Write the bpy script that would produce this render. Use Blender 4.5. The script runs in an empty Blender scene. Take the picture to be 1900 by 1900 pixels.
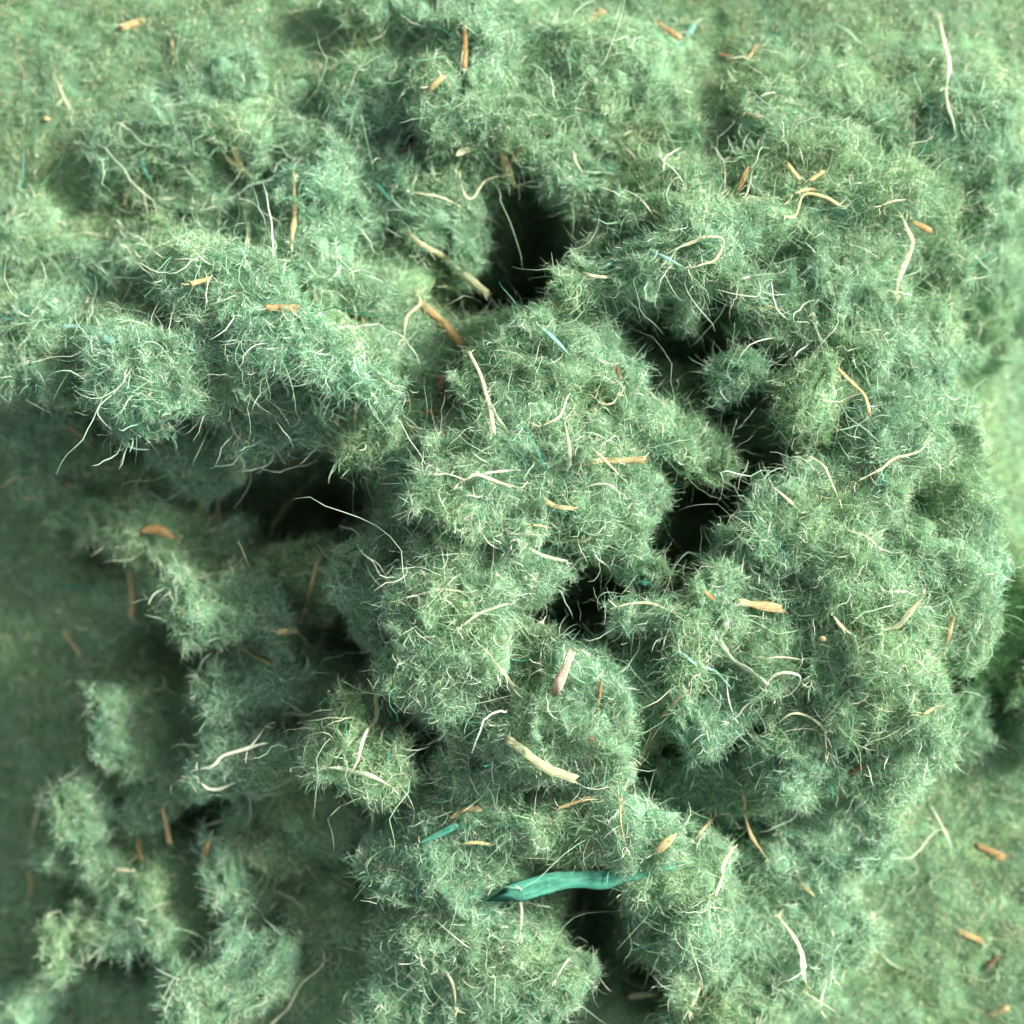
import bpy, bmesh, math, random
import numpy as np
from mathutils import Vector, Matrix
from mathutils.bvhtree import BVHTree

random.seed(7)
rng = np.random.default_rng(7)
scene = bpy.context.scene
col = scene.collection
MM = 0.001

# ------------------------------------------------------------------ camera
CAM_D = 0.235            # metres from the camera to the focused height
Z_FOCUS = 31 * MM
FRAME = 0.19             # width of the view at the focused height (1 photo pixel = 0.1 mm)
TILT = math.radians(5)
cam_d = bpy.data.cameras.new('camera')
cam = bpy.data.objects.new('camera', cam_d)
col.objects.link(cam)
CAM_POS = Vector((0.0, -CAM_D * math.sin(TILT), Z_FOCUS + CAM_D * math.cos(TILT)))
cam.location = CAM_POS
cam.rotation_euler = (TILT, 0, 0)
cam_d.sensor_width = 36
cam_d.lens = 36 * CAM_D / FRAME
cam_d.clip_start = 0.005
cam_d.clip_end = 20
cam_d.dof.use_dof = True
cam_d.dof.focus_distance = CAM_D - 0.001
cam_d.dof.aperture_fstop = 7.0
scene.camera = cam
CAM_R = cam.rotation_euler.to_matrix()

# ------------------------------------------------------------------ daylight
SUN_EL, SUN_AZ = math.radians(29), math.radians(22)     # light comes from the right and a little from the top
world = bpy.data.worlds.new('World')
scene.world = world
world.use_nodes = True
nt = world.node_tree
sky = nt.nodes.new('ShaderNodeTexSky')
sky.sky_type = 'NISHITA'
sky.sun_disc = False
sky.sun_elevation = SUN_EL
sky.sun_rotation = math.pi / 2 - SUN_AZ
nt.nodes['Background'].inputs['Strength'].default_value = 0.095
sky.dust_density = 4.0
hs = nt.nodes.new('ShaderNodeHueSaturation')       # thin cloud: a paler, less blue sky
hs.inputs['Saturation'].default_value = 0.25
nt.links.new(sky.outputs[0], hs.inputs['Color'])
nt.links.new(hs.outputs[0], nt.nodes['Background'].inputs['Color'])
sun_d = bpy.data.lights.new('sun', 'SUN')
sun_d.energy = 4.6
sun_d.angle = math.radians(10)
sun_d.color = (1.0, 0.95, 0.88)
sun = bpy.data.objects.new('sun', sun_d)
col.objects.link(sun)
sdir = Vector((math.cos(SUN_EL) * math.cos(SUN_AZ), math.cos(SUN_EL) * math.sin(SUN_AZ), math.sin(SUN_EL)))
sun.rotation_euler = sdir.to_track_quat('Z', 'Y').to_euler()
scene.view_settings.view_transform = 'Standard'
scene.view_settings.look = 'None'
scene.view_settings.exposure = 1.04
scene.view_settings.gamma = 1.0
scene.cycles.max_bounces = 6
scene.cycles.diffuse_bounces = 4
scene.cycles.use_adaptive_sampling = True
scene.cycles.adaptive_threshold = 0.03
scene.cycles.transmission_bounces = 3


# ------------------------------------------------------------------ helpers
def ray(px, py):
    """direction in the world of a pixel of the 1900 px photograph"""
    h = FRAME / 2 / CAM_D
    d = CAM_R @ Vector(((px / 950 - 1) * h, (1 - py / 950) * h, -1))
    return d


def at(px, py, z):
    """the place at height z (metres) that the photograph shows at this pixel"""
    d = ray(px, py)
    t = (z - CAM_POS.z) / d.z
    return CAM_POS + d * t


def _hash(ix, iy, iz, seed):
    h = (ix * 374761393 + iy * 668265263 + iz * 2147483647 + seed * 144665) & 0xFFFFFFFF
    h = ((h ^ (h >> 13)) * 1274126177) & 0xFFFFFFFF
    h = (h ^ (h >> 16)) & 0xFFFFFF
    return h / float(0xFFFFFF) * 2 - 1


def noise3(p, seed=0):
    """value noise in -1..1, p is (N,3)"""
    p = np.asarray(p, dtype=np.float64)
    i = np.floor(p).astype(np.int64)
    f = p - i
    f = f * f * (3 - 2 * f)
    r = 0
    for dx in (0, 1):
        wx = f[:, 0] if dx else 1 - f[:, 0]
        for dy in (0, 1):
            wy = f[:, 1] if dy else 1 - f[:, 1]
            for dz in (0, 1):
                wz = f[:, 2] if dz else 1 - f[:, 2]
                r = r + wx * wy * wz * _hash(i[:, 0] + dx, i[:, 1] + dy, i[:, 2] + dz, seed)
    return r


def norm(v):
    return v / np.maximum(np.linalg.norm(v, axis=1, keepdims=True), 1e-12)


def tag(o, label=None, cat=None, group=None, kind=None):
    if label: o['label'] = label
    if cat: o['category'] = cat
    if group: o['group'] = group
    if kind: o['kind'] = kind
    return o


def mesh_obj(name, verts, faces, mat, parent=None, smooth=True, attrs=None, uvs=None, loc=None):
    """verts (N,3), faces (M,k) numpy; verts are in the parent's space"""
    me = bpy.data.meshes.new(name)
    faces = np.asarray(faces, dtype=np.int32)
    verts = np.asarray(verts, dtype=np.float32)
    n, k = faces.shape
    me.vertices.add(len(verts))
    me.vertices.foreach_set('co', verts.ravel())
    me.loops.add(n * k)
    me.loops.foreach_set('vertex_index', faces.ravel())
    me.polygons.add(n)
    me.polygons.foreach_set('loop_start', np.arange(0, n * k, k, dtype=np.int32))
    if smooth:
        me.polygons.foreach_set('use_smooth', np.ones(n, dtype=bool))
    me.update(calc_edges=True)
    for an, av in (attrs or {}).items():
        a = me.attributes.new(an, 'FLOAT', 'POINT')
        a.data.foreach_set('value', np.asarray(av, dtype=np.float32))
    if uvs is not None:
        ul = me.uv_layers.new(name='UVMap')
        ul.data.foreach_set('uv', np.asarray(uvs, dtype=np.float32)[faces.ravel()].ravel())
    me.materials.append(mat)
    o = bpy.data.objects.new(name, me)
    col.objects.link(o)
    if parent: o.parent = parent
    if loc is not None: o.location = loc
    return o


# ------------------------------------------------------------------ materials
def ramp(nt, stops, interp='LINEAR'):
    r = nt.nodes.new('ShaderNodeValToRGB')
    r.color_ramp.interpolation = interp
    els = r.color_ramp.elements
    while len(els) < len(stops): els.new(0.5)
    for e, (p, c) in zip(els, stops):
        e.position = p
        e.color = (*c, 1)
    return r


def new_mat(name):
    m = bpy.data.materials.new(name)
    m.use_nodes = True
    nt = m.node_tree
    for n in list(nt.nodes): nt.nodes.remove(n)
    out = nt.nodes.new('ShaderNodeOutputMaterial')
    return m, nt, out


def mix_col(nt, fac, a, b, mode='MIX'):
    n = nt.nodes.new('ShaderNodeMix')
    n.data_type = 'RGBA'
    n.blend_type = mode
    L = nt.links.new
    for sock, v in ((n.inputs[0], fac), (n.inputs[6], a), (n.inputs[7], b)):
        if isinstance(v, (int, float)): sock.default_value = v
        elif isinstance(v, tuple): sock.default_value = (*v, 1)
        else: L(v, sock)
    return n.outputs[2]


def noise_node(nt, vec, scale, detail=3, rough=0.55):
    n = nt.nodes.new('ShaderNodeTexNoise')
    n.inputs['Scale'].default_value = scale
    n.inputs['Detail'].default_value = detail
    n.inputs['Roughness'].default_value = rough
    nt.links.new(vec, n.inputs['Vector'])
    return n


def maprange(nt, v, a, b, c=0.0, d=1.0):
    n = nt.nodes.new('ShaderNodeMapRange')
    n.inputs[1].default_value = a
    n.inputs[2].default_value = b
    n.inputs[3].default_value = c
    n.inputs[4].default_value = d
    nt.links.new(v, n.inputs[0])
    return n.outputs[0]


def attr(nt, name):
    a = nt.nodes.new('ShaderNodeAttribute')
    a.attribute_name = name
    return a.outputs['Fac']


def dye_variation(nt, base, patch=0.35):
    """uneven dye: patches of bluer and of more yellow green, plus the clump's own hue"""
    geo = nt.nodes.new('ShaderNodeNewGeometry')
    n1 = noise_node(nt, geo.outputs['Position'], 55, 3)
    n2 = noise_node(nt, geo.outputs['Position'], 130, 2)
    hue_i = nt.nodes.new('ShaderNodeAttribute')
    hue_i.attribute_type = 'INSTANCER'
    hue_i.attribute_name = 'hue'
    hs_ = nt.nodes.new('ShaderNodeMath'); hs_.operation = 'ADD'
    nt.links.new(attr(nt, 'hue'), hs_.inputs[0]); nt.links.new(hue_i.outputs['Fac'], hs_.inputs[1])
    hue = hs_.outputs[0]
    a = nt.nodes.new('ShaderNodeMath'); a.operation = 'ADD'
    nt.links.new(maprange(nt, n1.outputs['Fac'], 0.3, 0.7, -0.44, 0.66), a.inputs[0])
    nt.links.new(hue, a.inputs[1])
    c = mix_col(nt, maprange(nt, a.outputs[0], 0.0, 1.0, 0.0, 0.6), base, (1.10, 1.0, 0.72), 'MULTIPLY')
    c = mix_col(nt, maprange(nt, a.outputs[0], 0.0, -1.0, 0.0, 0.6), c, (0.76, 1.0, 1.06), 'MULTIPLY')
    c = mix_col(nt, maprange(nt, n2.outputs['Fac'], 0.66, 0.78, 0.0, patch), c, (0.10, 0.40, 0.33))
    return c


FIBRE_STOPS = [(0.0, (0.06, 0.34, 0.27)), (0.018, (0.06, 0.34, 0.27)), (0.03, (0.12, 0.33, 0.16)),
               (0.40, (0.25, 0.48, 0.28)), (0.66, (0.41, 0.63, 0.42)), (0.86, (0.68, 0.80, 0.62)),
               (0.955, (0.84, 0.86, 0.68)), (0.988, (0.76, 0.66, 0.42)), (1.0, (0.45, 0.27, 0.12))]
DUST_STOPS = [(0.0, (0.10, 0.38, 0.31)), (0.012, (0.10, 0.38, 0.31)), (0.03, (0.15, 0.31, 0.16)),
              (0.40, (0.22, 0.40, 0.22)), (0.72, (0.30, 0.48, 0.29)), (0.88, (0.50, 0.64, 0.40)),
              (0.955, (0.72, 0.70, 0.46)), (0.978, (0.58, 0.42, 0.22)), (1.0, (0.33, 0.18, 0.08))]


def fibre_material(name, stops, patch=0.35):
    m, nt, out = new_mat(name)
    r = ramp(nt, stops)
    nt.links.new(attr(nt, 'tint'), r.inputs[0])
    c = dye_variation(nt, r.outputs[0], patch)
    d = nt.nodes.new('ShaderNodeBsdfDiffuse')
    t = nt.nodes.new('ShaderNodeBsdfTranslucent')
    g = nt.nodes.new('ShaderNodeBsdfGlossy')
    g.inputs['Roughness'].default_value = 0.5
    m1 = nt.nodes.new('ShaderNodeMixShader'); m1.inputs[0].default_value = 0.28
    m2 = nt.nodes.new('ShaderNodeMixShader'); m2.inputs[0].default_value = 0.03
    L = nt.links.new
    L(c, d.inputs['Color']); L(c, t.inputs['Color'])
    L(d.outputs[0], m1.inputs[1]); L(t.outputs[0], m1.inputs[2])
    L(m1.outputs[0], m2.inputs[1]); L(g.outputs[0], m2.inputs[2])
    L(m2.outputs[0], out.inputs['Surface'])
    return m


def felt_material(name, ca, cb, cc):
    m, nt, out = new_mat(name)
    geo = nt.nodes.new('ShaderNodeNewGeometry')
    n1 = noise_node(nt, geo.outputs['Position'], 2600, 4, 0.7)
    n2 = noise_node(nt, geo.outputs['Position'], 700, 4, 0.65)
    r = ramp(nt, [(0.32, ca), (0.5, cb), (0.68, cc)])
    nt.links.new(n1.outputs['Fac'], r.inputs[0])
    c = dye_variation(nt, r.outputs[0])
    p = nt.nodes.new('ShaderNodeBsdfPrincipled')
    p.inputs['Roughness'].default_value = 0.95
    p.inputs['Specular IOR Level'].default_value = 0.1
    nt.links.new(c, p.inputs['Base Color'])
    b = nt.nodes.new('ShaderNodeBump'); b.inputs['Strength'].default_value = 0.9; b.inputs['Distance'].default_value = 0.0006
    ad = nt.nodes.new('ShaderNodeMath'); ad.operation = 'ADD'
    nt.links.new(n1.outputs['Fac'], ad.inputs[0]); nt.links.new(n2.outputs['Fac'], ad.inputs[1])
    nt.links.new(ad.outputs[0], b.inputs['Height'])
    nt.links.new(b.outputs[0], p.inputs['Normal'])
    nt.links.new(p.outputs[0], out.inputs['Surface'])
    return m


def wood_material(name, dark, light, green=0.0, rough=0.75, thin=0.0):
    """wood or straw with grain along the piece (UV v runs along it)"""
    m, nt, out = new_mat(name)
    uv = nt.nodes.new('ShaderNodeUVMap')
    mp = nt.nodes.new('ShaderNodeMapping')
    mp.inputs['Scale'].default_value = (9, 0.9, 1)
    nt.links.new(uv.outputs[0], mp.inputs[0])
    g = noise_node(nt, mp.outputs[0], 1.6, 5, 0.65)
    geo = nt.nodes.new('ShaderNodeNewGeometry')
    n2 = noise_node(nt, geo.outputs['Position'], 900, 3)
    r = ramp(nt, [(0.33, dark), (0.52, tuple((a + b) / 2 for a, b in zip(dark, light))), (0.64, light)])
    nt.links.new(g.outputs['Fac'], r.inputs[0])
    c = mix_col(nt, maprange(nt, n2.outputs['Fac'], 0.45, 0.75, green * 0.3, 0.25 + green), r.outputs[0], (0.36, 0.55, 0.34))
    p = nt.nodes.new('ShaderNodeBsdfPrincipled')
    p.inputs['Roughness'].default_value = rough
    p.inputs['Specular IOR Level'].default_value = 0.3
    nt.links.new(c, p.inputs['Base Color'])
    b = nt.nodes.new('ShaderNodeBump'); b.inputs['Strength'].default_value = 0.8; b.inputs['Distance'].default_value = 0.0003
    nt.links.new(g.outputs['Fac'], b.inputs['Height'])
    nt.links.new(b.outputs[0], p.inputs['Normal'])
    if thin:
        t = nt.nodes.new('ShaderNodeBsdfTranslucent'); nt.links.new(c, t.inputs['Color'])
        mx = nt.nodes.new('ShaderNodeMixShader'); mx.inputs[0].default_value = thin
        nt.links.new(p.outputs[0], mx.inputs[1]); nt.links.new(t.outputs[0], mx.inputs[2])
        nt.links.new(mx.outputs[0], out.inputs['Surface'])
    else:
        nt.links.new(p.outputs[0], out.inputs['Surface'])
    return m


M_FIBRE = fibre_material('dyed_fibre', FIBRE_STOPS)
M_DUST = fibre_material('dusty_fibre', DUST_STOPS, 0.15)
M_BED = felt_material('compressed_dusty_fibre', (0.13, 0.29, 0.14), (0.21, 0.40, 0.22), (0.30, 0.50, 0.30))
M_FELT = felt_material('matted_fibre', (0.13, 0.33, 0.16), (0.23, 0.43, 0.26), (0.39, 0.58, 0.39))
M = {
    'cream': wood_material('cream_strand', (0.70, 0.71, 0.40), (0.88, 0.89, 0.62), 0.05, thin=0.15),
    'white': wood_material('white_strand', (0.66, 0.72, 0.52), (0.84, 0.87, 0.70), -0.1, thin=0.2),
    'pale': wood_material('pale_green_strand', (0.50, 0.66, 0.42), (0.76, 0.84, 0.62), 0.15, thin=0.2),
    'tan': wood_material('tan_wood', (0.36, 0.27, 0.11), (0.66, 0.52, 0.26), 0.03),
    'orange': wood_material('orange_bark', (0.24, 0.13, 0.045), (0.52, 0.32, 0.12), 0.05),
    'brown': wood_material('brown_bark', (0.09, 0.04, 0.02), (0.30, 0.16, 0.08), 0.0),
    'olive': wood_material('olive_splinter', (0.27, 0.29, 0.13), (0.58, 0.57, 0.34), 0.15),
    'yellow': wood_material('yellow_straw', (0.60, 0.50, 0.20), (0.80, 0.72, 0.38), 0.05, thin=0.1),
    'speck': wood_material('speckled_bark', (0.22, 0.11, 0.06), (0.80, 0.66, 0.50), 0.0),
    'teal': wood_material('teal_fibre_strip', (0.015, 0.20, 0.13), (0.12, 0.46, 0.32), 0.0, thin=0.15),
    'tealp': wood_material('pale_teal_strip', (0.20, 0.55, 0.44), (0.42, 0.74, 0.62), 0.0, thin=0.2),
}

# ------------------------------------------------------------------ the pile: where every clump lies
# x, y, half width, half height (photo pixels), turn in degrees, height of its top (mm), hue (- bluer, + yellower), how shaggy, label
CL = [
 (400,128,62,62,0,9,-.2,1.0,'small pale wispy tuft standing alone near the top left'),
 (290,245,165,82,-8,14,.0,1.0,'wide loose tuft at top left with cream straws beside it'),
 (250,330,95,48,15,11,-.3,1.0,'thin bluish tuft under the wide loose top left tuft'),
 (400,345,120,72,20,14,.0,.9,'round tuft with the two leaf shaped straws above the dark hollow'),
 (460,225,110,80,-10,16,.1,1.0,'soft pale tuft between the lone wisp and the fuzzy ball at the top'),
 (640,330,120,92,25,21,-.3,1.0,'pale bluish tuft left of the dark centre hollow, below the fuzzy ball'),
 (700,190,93,58,-4,20,-.35,.45,'smooth round fuzzy ball near the top, dark gap on its right'),
 (735,45,95,58,0,12,-.1,.8,'shadowy soft tuft at the top edge above the fuzzy ball'),
 (880,18,66,58,20,22,.1,1.0,'bright small tuft cut by the top edge'),
 (925,170,140,98,10,26,.1,1.0,'big bright clump at top centre under the orange splinter'),
 (1100,145,140,72,5,24,.25,1.0,'long bright clump at top centre right of the orange splinter'),
 (1215,205,90,62,35,20,.2,.9,'bright fuzzy end of the long top clump, slope at its right'),
 (890,305,62,42,-15,19,.2,.9,'small tuft with a curled pale flake left of the tan split stick'),
 (1050,285,88,52,-10,21,-.1,1.0,'tuft just right of the tan split stick below the top clump'),
 (790,305,52,42,0,13,.1,1.0,'low ragged tuft below the dark gap beside the small orange chip'),
 (855,395,102,66,-10,17,.0,1.0,'ragged tuft on the upper left rim of the dark centre hollow'),
 (1120,345,92,62,30,17,.3,1.0,'dim tuft on the upper right rim of the dark centre hollow'),
 (570,470,135,98,10,20,-.15,1.0,'wide tuft left of the long olive splinter'),
 (735,490,88,88,40,13,.3,1.0,'dim sloping tuft beneath the long olive splinter'),
 (410,555,100,78,10,32,-.1,1.1,'bright tangled tuft at left with crossing cream straws'),
 (560,655,160,72,12,36,-.35,1.1,'bright long ridge tuft at left centre, the brightest on the left side'),
 (265,690,120,92,15,34,-.4,1.1,'bright bluish green tuft at left with the small cream splinter at its foot'),
 (430,690,90,70,0,31,-.1,1.0,'tuft between the bluish left tuft and the bright ridge'),
 (85,640,112,92,-20,23,-.1,1.0,'soft tuft at the left edge beside the pale teal ribbon'),
 (130,490,160,62,8,12,.1,.9,'wide low tuft at the left edge below the smooth floor patch'),
 (30,430,62,42,0,9,.0,.9,'small low tuft cut by the left edge near the blurred orange chip'),
 (280,470,90,50,-5,14,.2,1.0,'low tuft with long cream straws under the dark left hollow'),
 (760,640,92,72,0,17,.1,1.0,'dim tuft below the orange jointed stick'),
 (350,850,58,62,20,5,-.35,.6,'faint bluish tuft lying deep in the left hollow'),
 (495,785,78,48,-8,19,-.45,1.0,'bluish tuft hanging above the left hollow'),
 (712,830,98,68,10,23,.15,1.1,'stringy tuft left of the big centre ball'),
 (1000,680,150,112,-10,33,.05,.9,'broad dense clump just above the big centre ball'),
 (905,900,138,128,0,37,.05,.8,'big dense centre ball, the sharpest of all'),
 (1060,880,120,120,10,35,.1,.9,'right half of the centre mass with the wide buried tan stick'),
 (1130,960,125,85,-12,29,.35,.9,'shadowed lower right lobe of the centre mass above the long pale curve of straw'),
 (930,1050,110,62,0,28,-.05,.8,'shadowed underside lobe beneath the big centre ball'),
 (1190,820,92,62,-15,33,.25,1.0,'combed tuft reaching right from the centre mass'),
 (1315,810,72,48,5,26,.35,.9,'round olive green tuft right of the combed centre tuft'),
 (1375,682,36,32,0,26,-.1,.9,'tiny curled tuft left of the orange block chip'),
 (1500,745,58,76,12,30,.65,.5,'small oval olive tuft standing between dark gaps at right'),
 (1265,478,165,66,-6,37,-.1,1.2,'bright stringy shelf tuft overhanging the dark centre hollow'),
 (1070,500,62,28,-18,34,.1,1.2,'pointed left tip of the bright stringy shelf'),
 (1260,388,140,62,5,27,.2,1.0,'dim tuft behind the bright stringy shelf'),
 (1210,560,100,40,0,22,-.2,.9,'shadowed band of fibre under the bright stringy shelf'),
 (1250,285,120,66,10,19,.1,.9,'soft green slope tuft between the top clump and the shelf'),
 (1500,330,110,78,12,27,.15,1.1,'bright tuft with yellow bent straws at upper right'),
 (1620,395,105,80,-10,29,.0,1.0,'bright tuft left of the long cream splinter at upper right'),
 (1560,520,105,98,0,27,-.1,1.0,'tangled tuft with blue specks inside the right slope'),
 (1450,560,74,52,0,14,.1,1.0,'dark tangled tuft right of the stringy shelf'),
 (1625,640,88,78,0,26,.2,1.0,'tangled tuft at right with the dark green fold on its right'),
 (1460,200,130,72,10,13,.3,.8,'blurred low tuft near the small orange stick at top right'),
 (1610,230,105,62,10,15,.1,.8,'soft low tuft at the top right left of the tall spike of straw'),
 (1770,215,92,98,80,20,-.2,1.0,'bright tuft around the tall spike of straw at top right'),
 (1830,345,96,76,0,15,-.1,1.0,'bluish bright tuft at the right edge below the straw spike'),
 (1845,560,80,100,0,4,.0,.5,'smooth pale tuft on the slope at the right edge'),
 (1715,440,72,84,0,21,.1,1.0,'pale tuft behind the long bright cream splinter'),
 (1735,640,40,100,-12,19,.0,.5,'narrow pale ridge beside the dark green fold at right'),
 (1760,830,88,88,0,20,.0,.9,'very bright fluffy tuft at right above the green patch'),
 (1650,835,98,78,-30,29,-.25,1.0,'bright bluish fluffy tuft right of the brown and cream strand'),
 (1570,790,50,52,0,19,.0,1.0,'small shaded tuft between the olive oval and the bright slope'),
 (1560,930,135,78,-20,29,.1,1.0,'wide tuft below the brown and cream strand'),
 (1470,1020,128,98,-20,31,.1,1.1,'large shaggy clump on the right rim of the deep right hollow'),
 (1745,1065,112,128,15,27,.1,.55,'large bright mound edge at far right over the dark shadow'),
 (1610,1110,128,98,10,31,.2,.75,'bright shaggy clump in the middle of the right mound'),
 (1595,1235,132,112,-10,32,.3,.75,'large pale clump on the right mound right of the curled loop straw'),
 (1690,1290,62,96,12,29,.25,.6,'bright outer edge of the right mound by the dark shadow'),
 (1650,1420,74,92,8,22,.0,.8,'pale lower tail of the right mound'),
 (1720,1180,92,70,-20,22,-.3,.7,'bluish hollowed slope under the far right mound edge'),
 (1275,1170,142,74,8,34,.05,1.1,'bright stringy clump right of the narrow dark cleft'),
 (1300,1305,118,74,0,25,-.4,.6,'dull grey green lump in shade under the curled loop straw'),
 (1430,1210,88,88,0,29,.1,1.0,'shaded stringy tuft behind the curled loop straw'),
 (1490,1345,92,58,-8,26,.1,1.1,'tuft with arched pale straws right of the grey green lump'),
 (1500,1435,92,62,10,23,-.1,1.1,'tuft with the thin teal thread on the lower right slope'),
 (1360,1450,88,58,8,16,-.3,.9,'dark bluish tuft under the grey green lump'),
 (1560,1540,118,62,14,13,-.35,.8,'soft bluish tuft fading into the blurred floor at lower right'),
 (825,1150,108,84,0,33,.0,1.2,'bright shaggy clump below the centre ball'),
 (820,1235,84,74,20,29,-.15,1.0,'lower lobe of the shaggy clump below the centre ball'),
 (700,1090,78,108,10,21,-.2,1.0,'dim upright tuft left of the shaggy lower clump'),
 (960,1190,82,62,10,23,.1,1.0,'stringy tuft with the thin teal curve, left of the speckled bark'),
 (1075,1350,128,112,-8,34,-.1,.8,'bright round ball below the speckled bark chip'),
 (650,1385,74,62,-12,29,.15,1.2,'wiry tuft crossed by the long cream white straw'),
 (900,1290,78,48,10,21,.1,1.0,'dim tuft left of the bright lower ball'),
 (895,1445,112,84,-10,28,.05,1.2,'shaggy clump above the dark teal flake'),
 (1140,1530,138,72,10,29,.15,1.0,'wide clump above the big teal strip'),
 (985,1545,118,66,-6,27,.05,1.0,'tuft between the dark teal flake and the big teal strip'),
 (810,1620,128,84,20,25,-.1,1.1,'clump below the dark teal flake left of the teal strip'),
 (820,1745,120,98,0,22,.1,1.0,'lower clump crossed by a forked cream straw'),
 (940,1740,92,108,0,21,.15,1.0,'clump just left of the white tipped splinter under the teal strip'),
 (930,1860,118,58,0,20,-.1,.8,'soft clump cut by the bottom edge, middle'),
 (740,1860,110,60,0,15,-.2,.8,'soft dim clump cut by the bottom edge left of the middle'),
 (1270,1650,108,84,15,25,.2,1.0,'clump just right of the big teal strip'),
 (1290,1760,98,78,10,21,.0,1.0,'clump above the lone cream stub at the bottom'),
 (1450,1650,98,64,-8,14,-.1,.8,'blurred pale tuft near the short cream root at lower right'),
 (1500,1780,98,108,15,15,.1,.9,'pale blurred tuft around the split cream splinter at the bottom'),
 (1350,1860,108,62,-25,14,.2,.9,'pale tuft at the bottom edge beside the Y shaped cream straw'),
 (400,1125,122,54,22,15,-.1,.7,'smooth oval tuft lying in the left hollow'),
 (455,1290,112,68,-12,15,-.2,.6,'soft combed tuft below the oval tuft at left'),
 (470,1430,98,44,-14,19,-.3,.8,'small tuft under the bright white straw at lower left'),
 (212,1350,48,110,-22,12,-.3,.4,'long smooth blurred roll of fibre at lower left'),
 (300,1455,58,68,20,9,-.3,.6,'end of the blurred roll at lower left'),
 (150,1540,82,108,-8,13,-.2,.8,'tall tuft at lower left hooked by pale bent straws'),
 (215,1680,98,74,10,14,.1,.8,'green tuft below the tall lower left tuft'),
 (112,1760,40,54,0,15,-.1,.6,'small curled round tuft near the bottom left corner'),
 (440,1600,56,92,-6,13,-.25,.7,'upright bean shaped tuft in the lower left hollow'),
 (265,1760,78,40,-10,11,-.1,.8,'low tuft right of the curled round tuft'),
 (420,1830,112,78,-12,17,-.35,.8,'pale bluish tuft at the bottom left beside the long cream straw'),
 (600,1720,110,90,0,8,.1,.8,'dim matted tuft left of the lower centre clumps'),
 (600,1550,100,90,10,9,.2,.8,'dim matted tuft under the wiry crossed tuft'),
 (50,1870,84,64,0,2,-.3,.7,'soft dark tuft in the bottom left corner'),
 (1985,1230,80,170,0,14,.2,.8,'large added tuft mostly out of view at the right, shading the gap by the mound'),  # added mostly out of view, to cast shade into the gap by the right mound
 (1880,1230,50,80,0,1,.5,.6,'dark yellow green tuft at the right edge beyond the shadow'),
 (1790,1370,72,50,0,6,-.2,.6,'blurred tuft beneath the shadow of the right mound'),
 (560,1075,100,80,30,3,.45,.9,'dim olive tuft behind the thin tan root in the left hollow'),
 (290,975,140,70,10,-6,.2,.7,'dark tuft in the left hollow around the orange leaf flake'),
 (90,830,110,70,20,2,-.2,.8,'dark bluish tuft at the left edge above the small orange chips'),
]
# dark hollows between the clumps: x, y, half width, half height, turn, depth (mm)
HOLE = [(1005,395,58,96,0,36),(985,480,92,66,20,36),(895,528,100,52,22,30),(1012,212,70,28,-12,24),(800,232,44,54,0,22),
 (1290,605,140,60,8,30),(1400,690,84,70,0,28),(1335,900,100,150,12,36),(1250,1050,80,60,-20,32),(1150,1110,84,70,20,32),
 (1050,1150,90,46,10,26),(600,875,92,74,15,28),(480,905,130,86,0,24),(690,600,46,34,20,12),(340,800,60,40,0,16),(600,1160,70,60,0,16),
 (1812,1285,84,96,30,34),(1880,1120,60,90,0,14),(780,1395,92,52,0,26),(1275,1470,58,72,0,26),(1395,1690,32,46,0,22),(1395,1795,46,38,0,22),
 (405,1560,70,80,0,20),(270,1500,46,88,-25,18),(50,1650,66,110,0,14),(560,1660,80,110,0,14),(1110,1740,72,110,0,24),
 (385,410,76,34,10,14),(645,1205,62,58,0,18),(1230,1860,62,50,0,22),(1430,640,78,74,0,20),(1620,770,50,54,0,20),(1440,900,80,66,0,20),
 (1400,1380,66,40,0,18),(560,970,120,84,0,22),(300,1210,120,80,0,12),(180,980,110,70,0,10),(1160,480,40,60,20,10),(150,780,90,44,15,14),
 (680,1440,60,40,0,16),(1100,1440,60,40,0,10),(500,1760,80,60,0,14),(160,1860,70,40,0,12)]


def ell(px, py, cx, cy, rx, ry, rot):
    a = math.radians(rot)
    dx, dy = px - cx, py - cy
    u = (dx * math.cos(a) + dy * math.sin(a)) / rx
    v = (-dx * math.sin(a) + dy * math.cos(a)) / ry
    return u * u + v * v


def floor_mm(px, py):
    """height (mm) of the floor itself: high along the top, falling to the left, to the right edge and to the bottom"""
    G = lambda cx, cy, sx, sy: np.exp(-(((px - cx) / sx) ** 2 + ((py - cy) / sy) ** 2))
    z = 1.0 + 9 * np.exp(-(np.maximum(py, -200.) / 520) ** 2)
    z = z + 20 * G(1570, 640, 240, 440) - 25 * G(2080, 720, 350, 480)
    u = np.maximum(0, 700 - px) / 700
    low = 1 / (1 + np.exp(-(py - 800) / 60))
    z = z - np.minimum(10 * u * u + 9 * u, 60)  * low
    z = z - 9 / (1 + np.exp(-(py - 1430) / 110))
    return z


def loose_zone(px, py):
    """1 where loose fibre fills the low ground between the tufts, 0 on the smooth floor"""
    G = lambda cx, cy, sx, sy: np.exp(-(((px - cx) / sx) ** 4 + ((py - cy) / sy) ** 4))
    return np.clip(G(480, 980, 330, 330) + G(500, 1640, 430, 330) + G(1780, 330, 260, 230) + 0.5 * G(1800, 650, 150, 330), 0, 1)


def top_mm(cx, cy, zt):
    f = float(floor_mm(cx, cy))
    if cx < 660 and cy > 1180: zt = zt - 4        # the lower left tufts lie low, in the shade of the pile
    return max(zt + min(0, f * 0.8), f + 6)


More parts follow.
